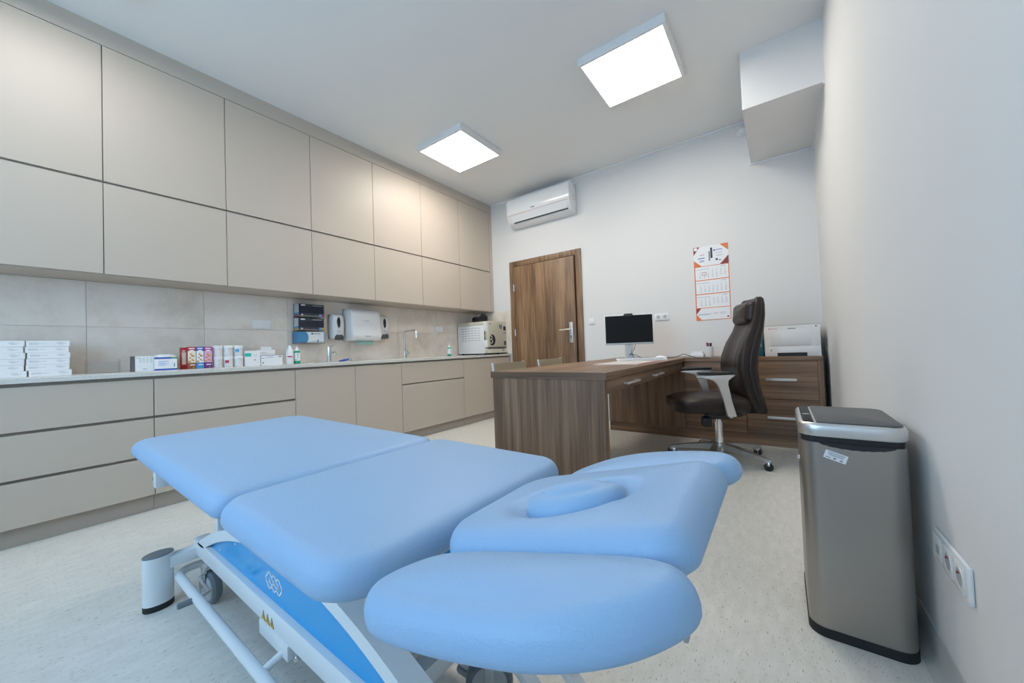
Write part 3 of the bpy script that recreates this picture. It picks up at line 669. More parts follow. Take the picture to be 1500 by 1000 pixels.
# visitor chairs on the far side of the desk
def visitor(y, lb):
    T = thing('visitor_chair', lb, 'chair', (-1.475, y, 0), 0, 'visitor chairs at the desk')
    R = []
    for z, x, wd in ((.47, -.215, .19), (.60, -.235, .197), (.72, -.252, .20), (.80, -.265, .20), (.828, -.27, .196)):
        R.append([(x - .018 - .02 * math.cos(t * PI / 2) + .02, t * wd, z) for t in [i / 8 * 2 - 1 for i in range(9)]] + [(x - .02 * math.cos(t * PI / 2) + .02, t * wd, z) for t in [1 - i / 8 * 2 for i in range(9)]])
    MB().loft(R).build('backrest', 'olive', T)
    m = MB()
    for s_ in (-1, 1): m.tube([(-.222, s_ * .203, .47), (-.242, s_ * .207, .62), (-.275, s_ * .205, .832)], .007, 8)
    m.build('back_frame', 'white', T)
    m = MB(); cushion(m, rrect(-.21, .2, -.21, .21, .05), .42, .47, .015, .008, .006); m.build('seat', 'olive', T)
    for sx in (-.18, .17):
        for sy in (-.18, .18): MB().tube([(sx, sy, .425), (sx * 1.12, sy * 1.08, 0)], .011, 10).build('leg', 'chrome', T)
    return T
visitor(2.345, 'olive visitor chair at the desk, closer to the couch'); visitor(2.99, 'olive visitor chair at the desk, closer to the oak door')

# things on the sideboard
T = thing('printer', 'white laser printer on the walnut sideboard', 'printer', (.087, 3.98, DZ))
MB().box(-.193, .193, .004, .35, 0, .268, .006).build('printer_body', 'white', T)
MB().box(-.15, .128, 0, .006, .092, .232, .002).build('front_cover', 'whiteg', T)
box('paper_tray', 'whiteg', T, -.192, .192, .0, .005, .0, .084, .001); box('tray_grip', 'black', T, -.105, .10, -.0008, .0, .0, .031)
box('cover_grip', 'ink', T, -.025, .03, -.0006, .003, .236, .242); box('logo_dot', 'red', T, -.162, -.154, .003, .004, .238, .246); box('logo_print', 'lightink', T, -.15, -.10, .003, .004, .239, .245)
box('power_button', 'dgrey', T, .160, .170, .003, .004, .246, .256); box('tray_mark', 'dgrey', T, -.151, -.145, -.0006, 0, .045, .06); box('lid_seam', 'dgrey', T, -.19, .19, .006, .34, .268, .270)
T = thing('pen_cup', 'white cup holding pens on the sideboard', 'pen cup', (-.57, 4.12, DZ))
MB().lathe([(.036, 0), (.038, .004), (.038, .104), (.033, .104), (.033, .012)], n=28).build('cup', 'white', T)
for k, (dx, dy, m_, hh) in enumerate(((-.024, 0, 'lgrey', .145), (-.014, -.012, 'red', .142), (-.006, .01, 'slate', .14), (.008, .01, 'cyan', .135), (.014, -.01, 'navy', .138), (.022, .0, 'slate', .137), (-.004, -.016, 'maroon', .139))):
    o = MB().cyl((dx * .5, dy * .5, .012), (dx, dy, hh), .0048, n=8).build('pen', m_); o.location = (-.57, 4.12, DZ)
    tag(o, ['grey pen at the rim of the white pen cup', 'red pen in the white pen cup', 'dark slate pen between the others in the white pen cup', 'light blue pen in the white pen cup', 'navy pen in the white pen cup', 'slate pen at the outer rim of the white pen cup', 'maroon pen in the white pen cup'][k], 'pen', 'pens in the cup')
T = thing('card_holder', 'low white box of cards beside the pen cup', 'card box', (-.672, 4.12, DZ))
MB().box(-.062, .055, -.045, .045, 0, .036, .003).build('tray', 'white', T); box('cards', 'paper', T, -.052, .048, -.035, .035, .03, .055)
T = thing('red_blue_carton', 'small carton, red above and blue below, beside the pen cup', 'carton', (-.375, 4.10, DZ))
box('lower_half', 'sky', T, -.06, .05, -.02, .02, 0, .052); box('upper_half', 'maroon', T, -.062, .052, -.021, .021, .052, .097); box('lettering', 'pink', T, -.04, .03, -.0216, -.021, .063, .078)
T = thing('ring_binder', 'teal ring binder standing beside the printer', 'binder', (-.155, 4.16, DZ))
box('cover', 'tealbind', T, -.036, .036, -.14, .13, 0, .245, .002); box('spine_label', 'paper', T, -.022, .022, -.1406, -.14, .09, .19)

# ---------------------------------------------------------------- office chair
T = thing('office_chair', 'high-backed dark brown leather office chair with chrome arms', 'office chair', (-.42, 3.35, 0), math.radians(202))
prof = [(.385, -.31, -.25, .17), (.42, -.31, -.20, .195), (.49, -.290, -.155, .215), (.60, -.264, -.115, .232), (.72, -.252, -.093, .24), (.82, -.262, -.105, .238), (.92, -.286, -.14, .225), (1.02, -.310, -.195, .205), (1.12, -.324, -.235, .19), (1.20, -.328, -.252, .178), (1.244, -.325, -.27, .16), (1.262, -.315, -.285, .135)]
R = []
for z, xr, xf, wd in prof:
    c, hx = (xr + xf) / 2, (xf - xr) / 2; ring = []
    for i in range(40):
        a = 2 * PI * i / 40; ca, sa = math.cos(a), math.sin(a); e = .62
        x = c + hx * math.copysign(abs(ca) ** e, ca); y = wd * math.copysign(abs(sa) ** e, sa)
        x += .035 * (abs(y) / wd) ** 2 * (1 if ca > 0 else .35)
        if ca > .3 and .5 < z < 1.04: x -= .006 * (.5 + .5 * math.cos(y * 75))
        ring.append((x, y, z))
    R.append(ring)
MB().loft(R).build('backrest', 'leather', T, 70)
m = MB(); m.T = Matrix.Translation((-.232, 0, 1.145)) @ Matrix.Rotation(math.radians(84), 4, 'Y')
cushion(m, rrect(-.088, .088, -.172, .172, .045), -.02, .066, .05, .005, .012); m.build('headrest', 'leather', T, 70)
m = MB()
for s_ in (-1, 1): m.tube([((xr + xf) / 2 + .012, s_ * (wd * 1.0), z) for z, xr, xf, wd in prof[1:-1] for _ in (0,)], .007, 8)
m.build('back_piping', 'black', T)
m = MB(); cushion(m, rrect(-.17, .365, -.255, .255, [.13, .06, .06, .13]), .392, .532, .055, .04, .016, mod=lambda x, y: -.03 * max(0, (x - .12) / .25) ** 2); m.build('seat', 'leather', T, 70)
for s_ in (1, -1):
    ya, yb = sorted((s_ * .272, s_ * .312))
    poly = [(.212, .676), (.19, .688), (-.03, .694), (-.045, .684), (-.02, .672), (.01, .655), (.008, .62), (-.012, .50), (-.04, .40), (-.038, .388), (.015, .388), (.024, .40), (.045, .52), (.068, .62), (.09, .652), (.13, .668), (.2, .67)]
    a_ = MB().prism(poly, 1, ya, yb, .006).build('arm_frame', 'alu', T)
    m = MB(); m.box(-.035, .205, s_ * .292 - .036, s_ * .292 + .036, .694, .714, .010, 3); m.build('arm_pad', 'black', T)
    box('arm_bolt', 'alu', a_, -.02, 0, s_ * .255, s_ * .29, .375, .39)
m = MB(); m.box(-.12, .12, -.18, .18, .362, .392, .01).box(-.10, .09, -.06, .06, .322, .365, .01); m.build('mechanism', 'black', T)
m = MB(); m.box(-.29, -.10, -.05, .05, .365, .40, .01); m.build('back_bracket', 'black', T)
m = MB(); m.box(.085, .15, .08, .17, .275, .355, .018); m.build('tilt_knob', 'black', T)
m = MB().cyl((0, 0, .10), (0, 0, .30), .03).cyl((0, 0, .30), (0, 0, .325), .022); m.build('gas_lift', 'chrome', T)
MB().lathe([(.03, .06), (.048, .07), (.048, .115), (.036, .13)], n=24).build('hub', 'chrome', T)
for k in range(5):
    a = math.radians(-25 - 202 + 72 * k); ca, sa = math.cos(a), math.sin(a)
    Rm = Matrix.Rotation(a, 4, 'Z'); m = MB(); m.T = Rm
    m.loft([[(r_, -w_, zt), (r_, w_, zt), (r_, w_ * .7, zt - h_), (r_, -w_ * .7, zt - h_)] for r_, w_, zt, h_ in ((.03, .032, .128, .056), (.12, .028, .120, .046), (.26, .022, .098, .032), (.355, .016, .082, .022), (.374, .010, .077, .014))]); l_ = m.build('base_leg', 'alu', T, 30)
    m = MB(); m.T = Rm @ Matrix.Translation((.352, 0, 0)) @ Matrix.Rotation(math.radians(35), 4, 'Z') @ Matrix.Rotation(PI / 2, 4, 'X')
    for o_ in (-.016, .016): m.lathe([(.022, o_ - .009), (.029, o_ - .006), (.029, o_ + .006), (.022, o_ + .009)], (0, .029, 0), 20)
    c_ = m.build('castor', 'black', T)
    m = MB(); m.T = Rm @ Matrix.Translation((.352, 0, 0)); m.cyl((0, 0, .03), (0, 0, .07), .008, n=10).box(-.03, .022, -.026, .026, .030, .060, .012); m.build('castor_hood', 'chrome', c_)

# ---------------------------------------------------------------- sensor bin
T = thing('waste_bin', 'tall brushed steel sensor bin with a black lid against the wall', 'bin', (.165, 1.675, 0))
bx, by = .123, .178
def slab(m, z0, z1, g_, r_, n=8): m.loft([[(p[0] - q[0] * g_, p[1] - q[1] * g_, z) for p, q in rrect(-bx, bx, -by, by, r_, n)] for z in (z0, z1)])
m = MB(); slab(m, 0, .028, -.002, .045); m.build('base_ring', 'rubber', T)
m = MB(); slab(m, .028, .604, 0, .045); m.build('bin_body', 'steel', T)
m = MB(); slab(m, .604, .626, .004, .045); m.build('lid_seal', 'rubber', T)
m = MB(); m.loft([[(p[0] - q[0] * g_, p[1] - q[1] * g_, z) for p, q in rrect(-bx - .004, bx + .004, -by - .004, by + .004, .05)] for g_, z in ((.002, .624), (0, .627), (0, .655), (.004, .663), (.008, .665))]); m.build('lid_rim', 'alu', T)
m = MB(); m.loft([[(p[0] - q[0] * g_, p[1] - q[1] * g_, z) for p, q in rrect(-bx + .042, bx - .006, -by + .006, by - .006, [.035, .004, .004, .035])] for g_, z in ((0, .6645), (0, .668), (.003, .6695))]); m.build('lid_flap', 'dgrey', T)
m = MB(); m.loft([[(p[0] - q[0] * g_, p[1] - q[1] * g_, z) for p, q in rrect(-bx + .008, -bx + .036, -by + .012, by - .012, [.004, .02, .02, .004])] for g_, z in ((0, .6645), (0, .667), (.002, .668))]); cp = m.build('sensor_panel', 'screen', T)
MB().lathe([(.011, 0), (.011, .001)], (-bx + .022, -.03, .668), 16).build('sensor_eye', 'chrome', cp)
MB().cyl((-bx, .02, .50), (-bx - .006, .02, .50), .009, n=14).build('side_button', 'chrome', T)
m = MB(); R = []
for i in range(21):
    x = -bx + .045 + (bx * 2 - .075) * i / 20; dz = .002 + .014 * math.sin(PI * i / 20) ** .6 + .0007 * math.sin(i * 2.3)
    R.append([(x, -by - .0025, .606), (x, -by + .002, .606), (x, -by + .002, .606 - dz), (x, -by - .0035, .606 - dz)])
m.loft(R); m.build('liner_edge', 'rubber', T)
m = MB(); m.T = Matrix.Translation((-.04, -by, .565)) @ Matrix.Rotation(math.radians(18), 4, 'Y')
m.box(-.027, .027, -.0008, 0, -.0125, .0125); st = m.build('sticker', 'paper', T)
m = MB(); m.T = Matrix.Translation((-.04, -by - .0009, .565)) @ Matrix.Rotation(math.radians(18), 4, 'Y')
for k, (a, b) in enumerate(((-.022, .022), (-.019, .02), (-.021, .018), (-.016, .019))): m.box(a, b, -.0002, 0, .0085 - k * .0032, .0098 - k * .0032)
m.box(-.004, .003, -.0002, 0, -.0095, -.0045).box(.012, .019, -.0002, 0, -.010, -.0055).box(-.022, -.010, -.0002, 0, -.009, -.0065); m.build('sticker_print', 'ink', st)

# ---------------------------------------------------------------- things on the worktop (local +x faces the room)
XF = -3.60
def patch(name, m_, par, y0, y1, z0, z1, x=.0, t=.0005): return box(name, m_, par, x, x + t, y0, y1, z0, z1)
order = ['bottom', 'second from bottom', 'third from bottom', 'fourth from bottom', 'fifth from bottom', 'top']
for ya, yb, which in ((-.115, .053, 'in the stack on the window side'), (.060, .224, 'in the stack beside the clear holder')):
    for k in range(6):
        sh = [.002, -.001, .0, .0015, -.002, .0][k] + (.002 if k == 0 else 0)
        T = thing('white_carton', 'flat white carton, %s %s' % (order[k], which), 'carton', (XF + .01 + sh, ya + sh * 2, ZT + k * .0357), 0, 'flat white cartons stacked on the worktop')
        W_ = yb - ya
        MB().box(-.16, 0, 0, W_, 0, .0352, .0008, 1).build('carton', 'paper', T)
        pr = MB()
        for z, a, b in ((.022, .01, .045), (.017, .01, .075), (.013, .01, .045), (.023, .115, .135), (.018, .112, .15), (.013, .12, .14)): pr.box(0, .0003, a, b, z, z + .0022)
        pr.build('print', 'lightink', T)
T = thing('clear_holder', 'clear acrylic holder standing empty against the tiles', 'holder', (-3.70, .30, ZT))
m = MB().box(-.10, 0, 0, .004, 0, .09).box(-.10, 0, .155, .159, 0, .09).box(-.004, 0, .004, .155, .01, .075).box(-.10, 0, .004, .155, 0, .004); m.build('holder_shell', 'acrylic', T)
for y in (.012, .147):
    for z in (.025, .055): MB().cyl((0, y, z), (.003, y, z), .004, n=10).build('stud', 'lgrey', T)
# medical carton with dark side
T = thing('medicine_carton', 'white carton with a dark purple end beside the blue-edged carton', 'carton', (XF, .497, ZT))
MB().box(-.06, 0, .0, .108, 0, .106, .001, 1).build('carton', 'paper', T); box('dark_end', 'purplegrey', T, -.06, .0002, -.0006, .0, 0, .106); patch('dark_edge', 'purplegrey', T, 0, .016, 0, .106)
m = MB()
for c in range(4): [m.box(0, .0004, .036 + c * .018, .047 + c * .018, .092 - r_ * .006, .0945 - r_ * .006) for r_ in range(6)]
m.box(0, .0004, .055, .075, .014, .02).box(0, .0004, .022, .034, .09, .096); m.build('print', 'lightink', T)
T = thing('blue_edged_carton', 'white tissue carton with royal blue bands', 'carton', (XF + .02, .606, ZT))
MB().box(-.11, 0, 0, .122, 0, .094, .001, 1).build('carton', 'paper', T); patch('blue_band', 'royal', T, 0, .122, .082, .094); patch('blue_band', 'royal', T, 0, .122, 0, .012); patch('green_patch', 'lime', T, .09, .122, .085, .094, .0005)
m = MB(); [m.box(0, .0004, .022, .075 - (k % 2) * .015, .062 - k * .009, .065 - k * .009) for k in range(4)]; m.box(0, .0004, .104, .110, .022, .05); m.build('print', 'cyan', T)
R = []
for z, wd, dp in ((.092, .055, .03), (.10, .057, .034), (.108, .05, .026), (.113, .03, .015)):
    R.append([(-.05 + dp * (1 + .18 * math.sin(5 * a)) * math.cos(a), .065 + wd * (1 + .1 * math.sin(4 * a + z * 90)) * math.sin(a), z + .003 * math.sin(3 * a)) for a in [2 * PI * i / 24 for i in range(24)]])
MB().loft(R).build('tissue', 'paper', T)
T = thing('cream_carton', 'plain cream carton behind the blue-edged carton', 'carton', (XF - .10, .72, ZT))
MB().box(-.06, 0, 0, .055, 0, .112, .001, 1).build('carton', 'cream', T); patch('seam', 'lightink', T, .035, .037, .0, .112)
# three tall fruit cartons and one behind
cols = [('red', 'brownprint', 'cream', 'tan', 'red-topped carton with a nut picture', 'red'), ('royal', 'sky', 'paper', 'tan', 'blue-topped carton with a fruit picture', 'royal'), ('magenta', 'purple', 'pink', 'tan', 'magenta carton with a berry picture beside the white jars', 'magenta')]
ys = [(.790, .838), (.840, .886), (.888, .936)]
for (top, botm, mid, pic, lb, wordc), (a, b) in zip(cols, ys):
    T = thing('drink_carton', lb, 'carton', (XF + .01, a, ZT), 0, 'picture cartons on the worktop'); W_ = b - a
    MB().box(-.045, 0, 0, W_, 0, .166, .0008, 1).build('carton', top, T)
    patch('picture_ground', mid, T, .001, W_ - .001, .04, .135, 0, .0004); patch('lower_band', botm, T, .0005, W_ - .0005, .0, .046, .0004, .0004)
    m = MB()
    for k in range(5): yy, zz, rr = .010 + (k * 17 % 29) / 1000, .055 + k * .014, .009 - (k % 3) * .002; m.cyl((.0004, yy, zz), (.0009, yy, zz), rr, n=10)
    m.build('fruit_picture', pic, T)
    m = MB(); [m.cyl((.0009, yy, zz), (.0013, yy, zz), .004, n=8) for yy, zz in ((.014, .085), (.034, .062), (.024, .1))]; m.build('berries', 'red', T)
    patch('lettering', 'paper', T, .006, W_ - .006, .150, .158, .0004); patch('lettering', 'paper', T, .012, W_ - .006, .026, .033, .0008); m = MB(); m.prism([(.013, .132), (W_ - .013, .132), (W_ - .010, .138), (W_ - .014, .143), (.014, .143), (.010, .138)], 0, .0004, .001); m.build('name_badge', 'paper', T)
    patch('green_mark', 'lime', T, W_ - .02, W_ - .010, .006, .013, .0008)
T = thing('drink_carton', 'red carton tucked behind the nut-picture carton', 'carton', (XF - .038, .764, ZT), 0, 'picture cartons on the worktop')
MB().box(-.045, 0, 0, .05, 0, .163, .0008, 1).build('carton', 'red', T); patch('picture_ground', 'cream', T, .003, .047, .035, .128); patch('lettering', 'paper', T, .006, .022, .134, .142, .0005)
# jars, two rows of three
jl = [['white jar in the lower row beside the magenta carton', 'white jar with a red emblem, lower row', 'white jar in the lower row beside the teal-marked carton'], ['white jar in the upper row beside the magenta carton', 'white jar in the middle of the upper row', 'white jar with a blue emblem, upper row']]
for r_ in range(2):
    for c in range(3):
        T = thing('jar', jl[r_][c], 'jar', (XF - .02, .978 + c * .070, ZT + r_ * .0868), 0, 'white jars stacked two high')
        MB().lathe([(.0285, 0), (.030, .002), (.030, .062)], n=28).build('jar_body', 'white', T)
        MB().lathe([(.0325, .0625), (.0335, .064), (.0335, .083), (.031, .0865)], n=28).build('lid', 'paper', T)
        mk = None
        def curved(y0_, y1_, z0_, z1_, rad=.0302):
            m = MB(); ring = []
            for i in range(7):
                a = math.radians(y0_ + (y1_ - y0_) * i / 6); ring.append((math.cos(a), math.sin(a)))
            m.loft([[(q[0] * rad_, q[1] * rad_, z) for q in ring for _ in (0,)] for rad_, z in ((rad, z0_), (rad, z1_))], cap=False)
            return m
        if (r_, c) in ((0, 1), (1, 2)):
            cl = 'crimson' if c == 1 else 'cyan'
            m = MB(); n_ = 10
            for i in range(n_):
                a0, a1 = [math.radians(-55 + 50 * j / n_) for j in (i, i + 1)]; lo = .026 + .012 * abs(math.sin(i * 1.1))
                m.loft([[(.0303 * math.cos(a0), .0303 * math.sin(a0), z), (.0303 * math.cos(a1), .0303 * math.sin(a1), z), (.029 * math.cos(a1), .029 * math.sin(a1), z), (.029 * math.cos(a0), .029 * math.sin(a0), z)] for z in (lo, .056)])
            m.build('emblem', cl, T)
        m = MB()
        for z, a0, a1 in ((.050, -75, -62), (.043, -75, -60), (.036, -75, -63), (.010, -60, -20), (.05, 5, 15)):
            A, B = math.radians(a0), math.radians(a1); m.loft([[(.0303 * math.cos(t), .0303 * math.sin(t), z + dz) for t in (A, (A + B) / 2, B)] + [(.029 * math.cos(t), .029 * math.sin(t), z + dz) for t in (B, (A + B) / 2, A)] for dz in (0, .0025)])
        m.build('print', 'lightink', T)
T = thing('teal_marked_carton', 'square white carton with a teal block and red dot', 'carton', (XF, 1.158, ZT))
MB().box(-.03, 0, 0, .113, 0, .128, .001, 1).build('carton', 'paper', T); patch('teal_block', 'teal', T, 0, .045, .08, .108); MB().cyl((0, .072, .05), (.0006, .072, .05), .005, n=12).build('red_dot', 'red', T)
MB().tube([(.0004, .062, .105), (.0004, .068, .085), (.0004, .074, .078), (.0004, .08, .085), (.0004, .086, .105)], .0009, 5).build('line_mark', 'lightink', T)
T = thing('glove_carton', 'low white carton with small blue print beside the white dropper bottle', 'carton', (XF + .01, 1.275, ZT))
MB().box(-.09, 0, 0, .165, 0, .082, .001, 1).build('carton', 'paper', T)
m = MB().box(0, .0004, .135, .155, .068, .075).box(0, .0004, .002, .022, .06, .064).box(0, .0004, .035, .09, .067, .070).box(0, .0004, .008, .016, .015, .028); m.build('print', 'royal', T)
T = thing('dispensing_carton', 'opened white carton with a raised flap behind the low carton', 'carton', (XF - .105, 1.30, ZT))
MB().box(-.09, 0, -.02, .125, 0, .135, .001, 1).build('carton', 'paper', T); box('raised_flap', 'paper', T, -.004, -.001, .01, .095, .135, .163); patch('blue_band', 'royal', T, -.02, .125, .075, .086); patch('print', 'lightink', T, -.01, .05, .108, .113)
T = thing('dropper_bottle', 'white nozzle bottle with a red label band', 'bottle', (XF, 1.505, ZT))
MB().lathe([(.028, 0), (.030, .004), (.030, .105), (.027, .115)], n=24).build('bottle_body', 'white', T); MB().lathe([(.026, .115), (.024, .124), (.014, .145), (.006, .168), (.004, .17)], n=20).build('nozzle', 'paper', T)
m = MB(); m.loft([[(.0303 * math.cos(t), .0303 * math.sin(t), z) for t in [math.radians(-60 + 10 * i) for i in range(9)]] + [(.029 * math.cos(t), .029 * math.sin(t), z) for t in [math.radians(20 - 10 * i) for i in range(9)]] for z in (.062, .073)]); m.build('label_band', 'crimson', T)
def green_bottle(y, lb, x=XF, s=1):
    T = thing('antiseptic_bottle', lb, 'bottle', (x, y, ZT), 0, 'green antiseptic bottles')
    MB().lathe([(.024, 0), (.026, .004), (.026, .112), (.02, .12)], n=24).build('bottle_body', 'green', T)
    MB().lathe([(.0175, .118), (.0175, .128), (.012, .134), (.007, .155), (.004, .158)], n=20).build('nozzle', 'paper', T)
    m = MB(); m.lathe([(.0264, .028), (.0264, .100)], n=28); m.build('label', 'paper', T)
    m = MB(); a = math.radians(-28); m.T = Matrix.Rotation(a, 4, 'Z'); m.box(.0262, .0268, .006, .010, .04, .09).box(.0262, .0268, .002, .006, .082, .088); m.build('label_figure', 'lime', T)
    m = MB(); m.T = Matrix.Rotation(math.radians(-40), 4, 'Z'); m.box(.0262, .0269, -.012, .008, .034, .040); m.build('print', 'ink', T)
green_bottle(1.566, 'green antiseptic bottle beside the white nozzle bottle'); green_bottle(3.50, 'green antiseptic bottle between the tall tap and the steriliser')

# wall-mounted glove boxes in clear holders
XH = XW + .009
GB = [(1.645, 1.900, 1.318, 1.452, 'dark navy glove box with crimson square, topmost on the tiles', 'crimson'), (1.640, 1.898, 1.182, 1.313, 'dark navy glove box with yellow square, middle one on the tiles', 'yellow'), (1.630, 1.900, 1.058, 1.178, 'blue and white glove box, lowest one on the tiles', None)]
for k, (a, b, c, d_, lb, sq) in enumerate(GB):
    T = thing('glove_box', lb, 'glove box', (XH + .006, a, c), 0, 'glove boxes hung on the tiles'); W_, H_ = b - a, d_ - c; D_ = .09
    if sq:
        MB().box(0, D_, .008, W_ - .004, .006, H_ - .004, .001, 1).build('box', 'navy', T)
        patch('lower_stripe', 'slate', T, .008, W_ - .004, .006, .04, D_); patch('upper_stripe', 'slate', T, .008, W_ - .004, H_ - .03, H_ - .005, D_)
        patch('colour_square', 'cyan', T, W_ - .052, W_ - .028, .006, .036, D_ + .0005); patch('colour_square', sq, T, W_ - .028, W_ - .0045, .006, .036, D_ + .0005)
        box('side_panel', 'paper', T, 0, D_, .0074, .008, .045, H_ - .004); box('side_square', 'cyan', T, 0, D_, .0072, .008, .026, .045); box('side_square', sq, T, 0, D_, .0072, .008, .006, .026)
        patch('lettering', 'paper', T, .03, .07, H_ - .022, H_ - .010, D_ + .0005); patch('lettering', 'lightink', T, .14, W_ - .02, H_ - .02, H_ - .016, D_ + .0005)
        MB().lathe([(.010, 0), (.010, .0005)], n=16).build('stamp', 'lightink', T, loc=(D_ + .0006, .04, .022)).rotation_euler = (0, PI / 2, 0)
    else:
        MB().box(0, D_, .008, W_ - .004, .006, H_ - .004, .001, 1).build('box', 'paper', T)
        patch('blue_end', 'glove', T, .008, .075, .006, H_ - .004, D_, .0004)
        m = MB(); m.lathe([(1, 0), (1, .0005)], n=36, sx=.056, sy=.035); o = m.build('glove_picture', 'glove', T, loc=(D_ + .0003, .075, H_ / 2)); o.rotation_euler = (0, PI / 2, 0)
        box('side_panel', 'cyan', T, 0, D_, .0072, .008, .006, H_ - .004); box('end_edge', 'cyan', T, D_, D_ + .0005, W_ - .010, W_ - .004, .006, H_ - .004)
        patch('lettering', 'ink', T, .158, .225, H_ - .026, H_ - .020, D_ + .0005); patch('mark', 'navy', T, .138, .153, H_ - .03, H_ - .015, D_ + .0005); patch('hand_mark', 'royal', T, .194, .206, .016, .036, D_ + .0005); patch('lettering', 'lightink', T, .15, .18, .022, .026, D_ + .0005)
    Th = thing('box_holder', 'clear acrylic holder around the ' + ['topmost', 'middle', 'lowest'][k] + ' glove box', 'holder', (XH, a, c), 0, 'clear glove box holders')
    MB().box(0, .0035, 0, W_ + .002, 0, H_).box(.004, D_ + .012, 0, .0035, .0, H_).box(.004, D_ + .012, W_ - .0015, W_ + .002, 0, H_).box(.004, D_ + .012, .004, W_ - .002, 0, .003).box(D_ + .009, D_ + .012, .004, W_ - .002, .003, .02).build('holder_shell', 'acrylic', Th)
# soap dispensers and paper towel dispenser
def soap(y, z0, lb):
    T = thing('soap_dispenser', lb, 'soap dispenser', (XH, y, z0), 0, 'soap dispensers on the tiles')
    R = []
    for z, d_, wd in ((.0, .075, .062), (.03, .09, .068), (.14, .098, .068), (.22, .092, .066), (.25, .080, .062), (.262, .06, .056)):
        R.append([(x * d_, yy * wd, z) for x, yy in ((0, -1), (.55, -1), (.85, -.88), (1, -.6), (1.03, 0), (1, .6), (.85, .88), (.55, 1), (0, 1))])
    MB().loft(R).build('dispenser_case', 'white', T)
    MB().box(-.0005, .006, -.068, .068, .0, .255).build('back_plate', 'dgrey', T)
    m = MB(); m.prism([(.018 * math.cos(t) * (1 if math.sin(t) > 0 else .9) - .006, .165 + (.06 if math.sin(t) > 0 else .05) * math.sin(t)) for t in [2 * PI * i / 20 for i in range(20)]], 0, .088, .1035); m.build('level_window', 'black', T)
    m = MB(); R = []
    for z, d_, wd in ((-.012, .10, .030), (-.002, .110, .040), (.022, .112, .043), (.040, .106, .034)): R.append([(.06, -wd, z), (d_ * .92, -wd, z), (d_, -wd * .6, z), (d_, wd * .6, z), (d_ * .92, wd, z), (.06, wd, z)])
    m.loft(R); m.build('push_button', 'dgrey', T)
    MB().cyl((.08, 0, -.004), (.08, 0, -.022), .006, n=8).build('spout', 'crimson', T)
    box('logo', 'lightink', T, .1, .1008, -.02, .012, .075, .081)
soap(2.055, 1.108, 'white soap dispenser between the glove boxes and towel dispenser'); soap(2.612, 1.12, 'white soap dispenser on the sink-tap side of the towel dispenser')
T = thing('towel_dispenser', 'large rounded white paper towel dispenser on the tiles', 'towel dispenser', (XH, 2.335, 1.085))
R = []
for z, d_, wd in ((.0, .15, .172), (.012, .175, .18), (.06, .19, .186), (.13, .175, .188), (.20, .165, .188), (.27, .165, .186), (.315, .155, .182), (.342, .125, .176), (.352, .08, .165)):
    R.append([(x * d_, yy * wd, z) for x, yy in ((0, -1), (.7, -1), (.88, -.97), (.97, -.92), (1, -.84), (1.01, 0), (1, .84), (.97, .92), (.88, .97), (.7, 1), (0, 1))])
MB().loft(R).build('dispenser_case', 'white', T, 50)
box('back_plate', 'lgrey', T, -.0005, .012, -.192, .192, .0, .35)
m = MB(); R = []
for i in range(15):
    y = -.10 + .2 * i / 14; R.append([(.115, y, .02), (.117, y, .02), (.122 + .001 * (i % 2), y, -.042 - .005 * (i % 2)), (.12 + .001 * (i % 2), y, -.042 - .005 * (i % 2))])
m.loft(R); m.build('paper_towel', 'towel', T)
box('logo', 'lightink', T, .168, .1692, -.04, .03, .212, .219); box('print', 'lightink', T, .1865, .1895, -.035, .03, .04, .058)

# taps
T = thing('basin_tap', 'short chrome single-lever tap on the worktop', 'tap', (-3.70, 1.916, ZT), 0)
MB().cyl((0, 0, 0), (0, 0, .006), .028).cyl((0, 0, .005), (0, 0, .128), .022).build('tap_body', 'chrome', T)
m = MB(); m.tube([(.01, 0, .085), (.07, 0, .092), (.11, 0, .094), (.118, 0, .088), (.119, 0, .072)], .010, 12); m.build('spout', 'chrome', T)
MB().cyl((0, 0, .128), (0, 0, .152), .0225, .021).tube([(0, 0, .148), (.05, 0, .158), (.085, 0, .165)], .0055, 8).build('lever', 'chrome', T)
T = thing('kitchen_tap', 'tall chrome swan-neck tap on the worktop', 'tap', (-3.70, 2.85, ZT))
m = MB(); rr = .045; hh = .325; pts = [(0, 0, .02), (0, 0, hh - rr)] + [(rr * (1 - math.cos(a)), 0, hh - rr + rr * math.sin(a)) for a in [PI / 2 * i / 5 for i in range(1, 6)]]
pts += [(.18, 0, hh + .004)] + [(.18 + .04 * math.sin(a), 0, hh + .004 - .04 * (1 - math.cos(a))) for a in [PI / 2 * i / 5 for i in range(1, 6)]] + [(.222, 0, hh - .085)]
m.tube(pts, .0125, 14); m.build('spout', 'chrome', T)
MB().cyl((0, 0, 0), (0, 0, .008), .027).cyl((0, 0, .007), (0, 0, .085), .022).cyl((0, 0, .085), (0, 0, .10), .022, .0125).build('tap_body', 'chrome', T)
m = MB(); m.prism([(.0, .055), (.03, .03), (.095, .06), (.03, .105), (.012, .11)], 1, -.012, .012, .003); m.build('lever', 'alu', T)
T = thing('blue_brush', 'small navy blue brush lying by the short tap', 'brush', (-3.60, 2.02, ZT), math.radians(-12))
MB().tube([(0, -.05, .006), (0, .0, .012), (0, .045, .02)], [.006, .011, .008], 8).build('handle', 'royal', T); MB().cyl((0, .045, .018), (0, .075, .013), .007, .009, 10).build('bristles', 'lgrey', T)

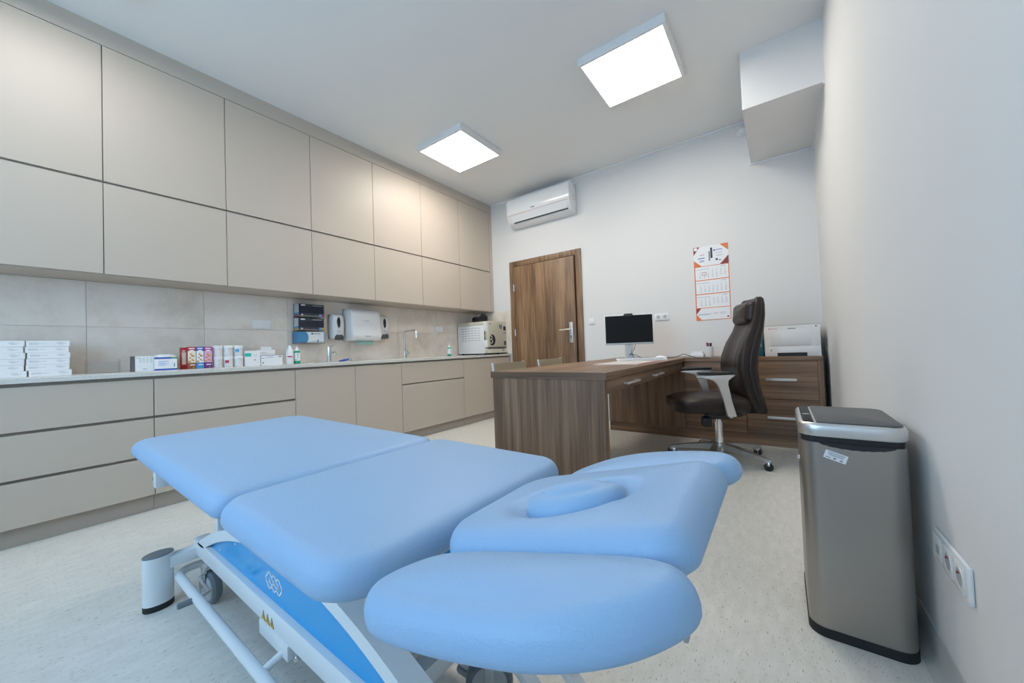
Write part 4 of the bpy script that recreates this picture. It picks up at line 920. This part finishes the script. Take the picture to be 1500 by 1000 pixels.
# steriliser
T = thing('steriliser', 'beige benchtop steriliser with vented side and round B emblem', 'steriliser', (-3.31, 3.905, ZT))
W_, H_ = .44, .468
MB().box(-.515, -.01, 0, W_, .018, H_ - .05, .004).build('housing', 'white', T); MB().box(-.516, -.01, -.001, W_ + .001, H_ - .0495, H_, .006).build('top_cover', 'beige', T)
for x in (-.47, -.06):
    for y in (.05, .36): MB().cyl((x, y, 0), (x, y, .019), .018, n=12).build('foot', 'rubber', T)
m = MB()
for r_ in range(6):
    for c in range(6): x = -.44 + c * .062; z = .375 - r_ * .034; m.box(x, x + .042, -.0008, .001, z, z + .0055)
m.build('side_vents', 'ink', T)
MB().box(-.0099, .055, .012, .355, .105, H_ + .002, .008).build('door', 'beige', T)
box('hinge_panel', 'whiteg', T, -.012, .030, -.004, .0115, .33, H_ - .004, .002); box('hinge_panel', 'whiteg', T, -.012, .040, -.004, .0115, .10, .205, .002); box('hinge_recess', 'dgrey', T, -.012, .0, .001, .0118, .205, .33); box('latch_light', 'yellow', T, -.006, .003, -.002, .0005, .255, .275)
MB().box(-.0099, .045, .36, W_, .105, H_ + .002, .006).build('control_column', 'beige', T)
box('display', 'navy', T, .045, .0455, .372, .425, .345, .405); box('display_lower', 'dgrey', T, .045, .0455, .375, .43, .13, .19); box('button_row', 'ink', T, .045, .0455, .37, .43, .30, .315)
MB().prism([(-.0099, .022), (.06, .022), (.045, .075), (-.0099, .10)], 1, .0, W_, .003).build('drip_front', 'beige', T)
MB().cyl((.055, .33, .058), (.068, .33, .058), .014, n=14).build('drain_tap', 'alu', T)
m = MB(); m.prism([(.30 + .0, .43), (.255, .43), (.262, .385), (.285, .362), (.315, .36), (.33, .37), (.33, .43)], 0, .055, .0556); m.build('emblem_corner', 'ink', T)
o = MB().lathe([(1, 0), (1, .0006)], n=32, sx=.078, sy=.070).build('emblem', 'navy', T, loc=(.0552, .095, .205)); o.rotation_euler = (0, PI / 2, 0); o.scale = (1, 1, 1)
text('emblem_letter', 'B', .17, 'beige', T, at(FACE_PX, .0563, .065, .205), ext=.0004); box('logo', 'royal', T, .055, .0556, .035, .075, .425, .436)
# reflex camera on the steriliser
T = thing('reflex_camera', 'black reflex camera lying on top of the steriliser', 'camera', (-3.49, 4.03, ZT + H_), math.radians(0))
MB().box(.0, .115, -.035, .035, 0, .092, .012).prism([(.03, .09), (.09, .09), (.08, .118), (.04, .118)], 1, -.03, .03, .004).build('camera_body', 'black', T)
MB().cyl((.01, 0, .045), (-.075, 0, .043), .036, .040).cyl((-.075, 0, .043), (-.125, 0, .042), .044, .041).build('lens', 'black', T)
MB().cyl((.012, .012, .092), (.012, .012, .1), .012, n=14).build('dial', 'dgrey', T)
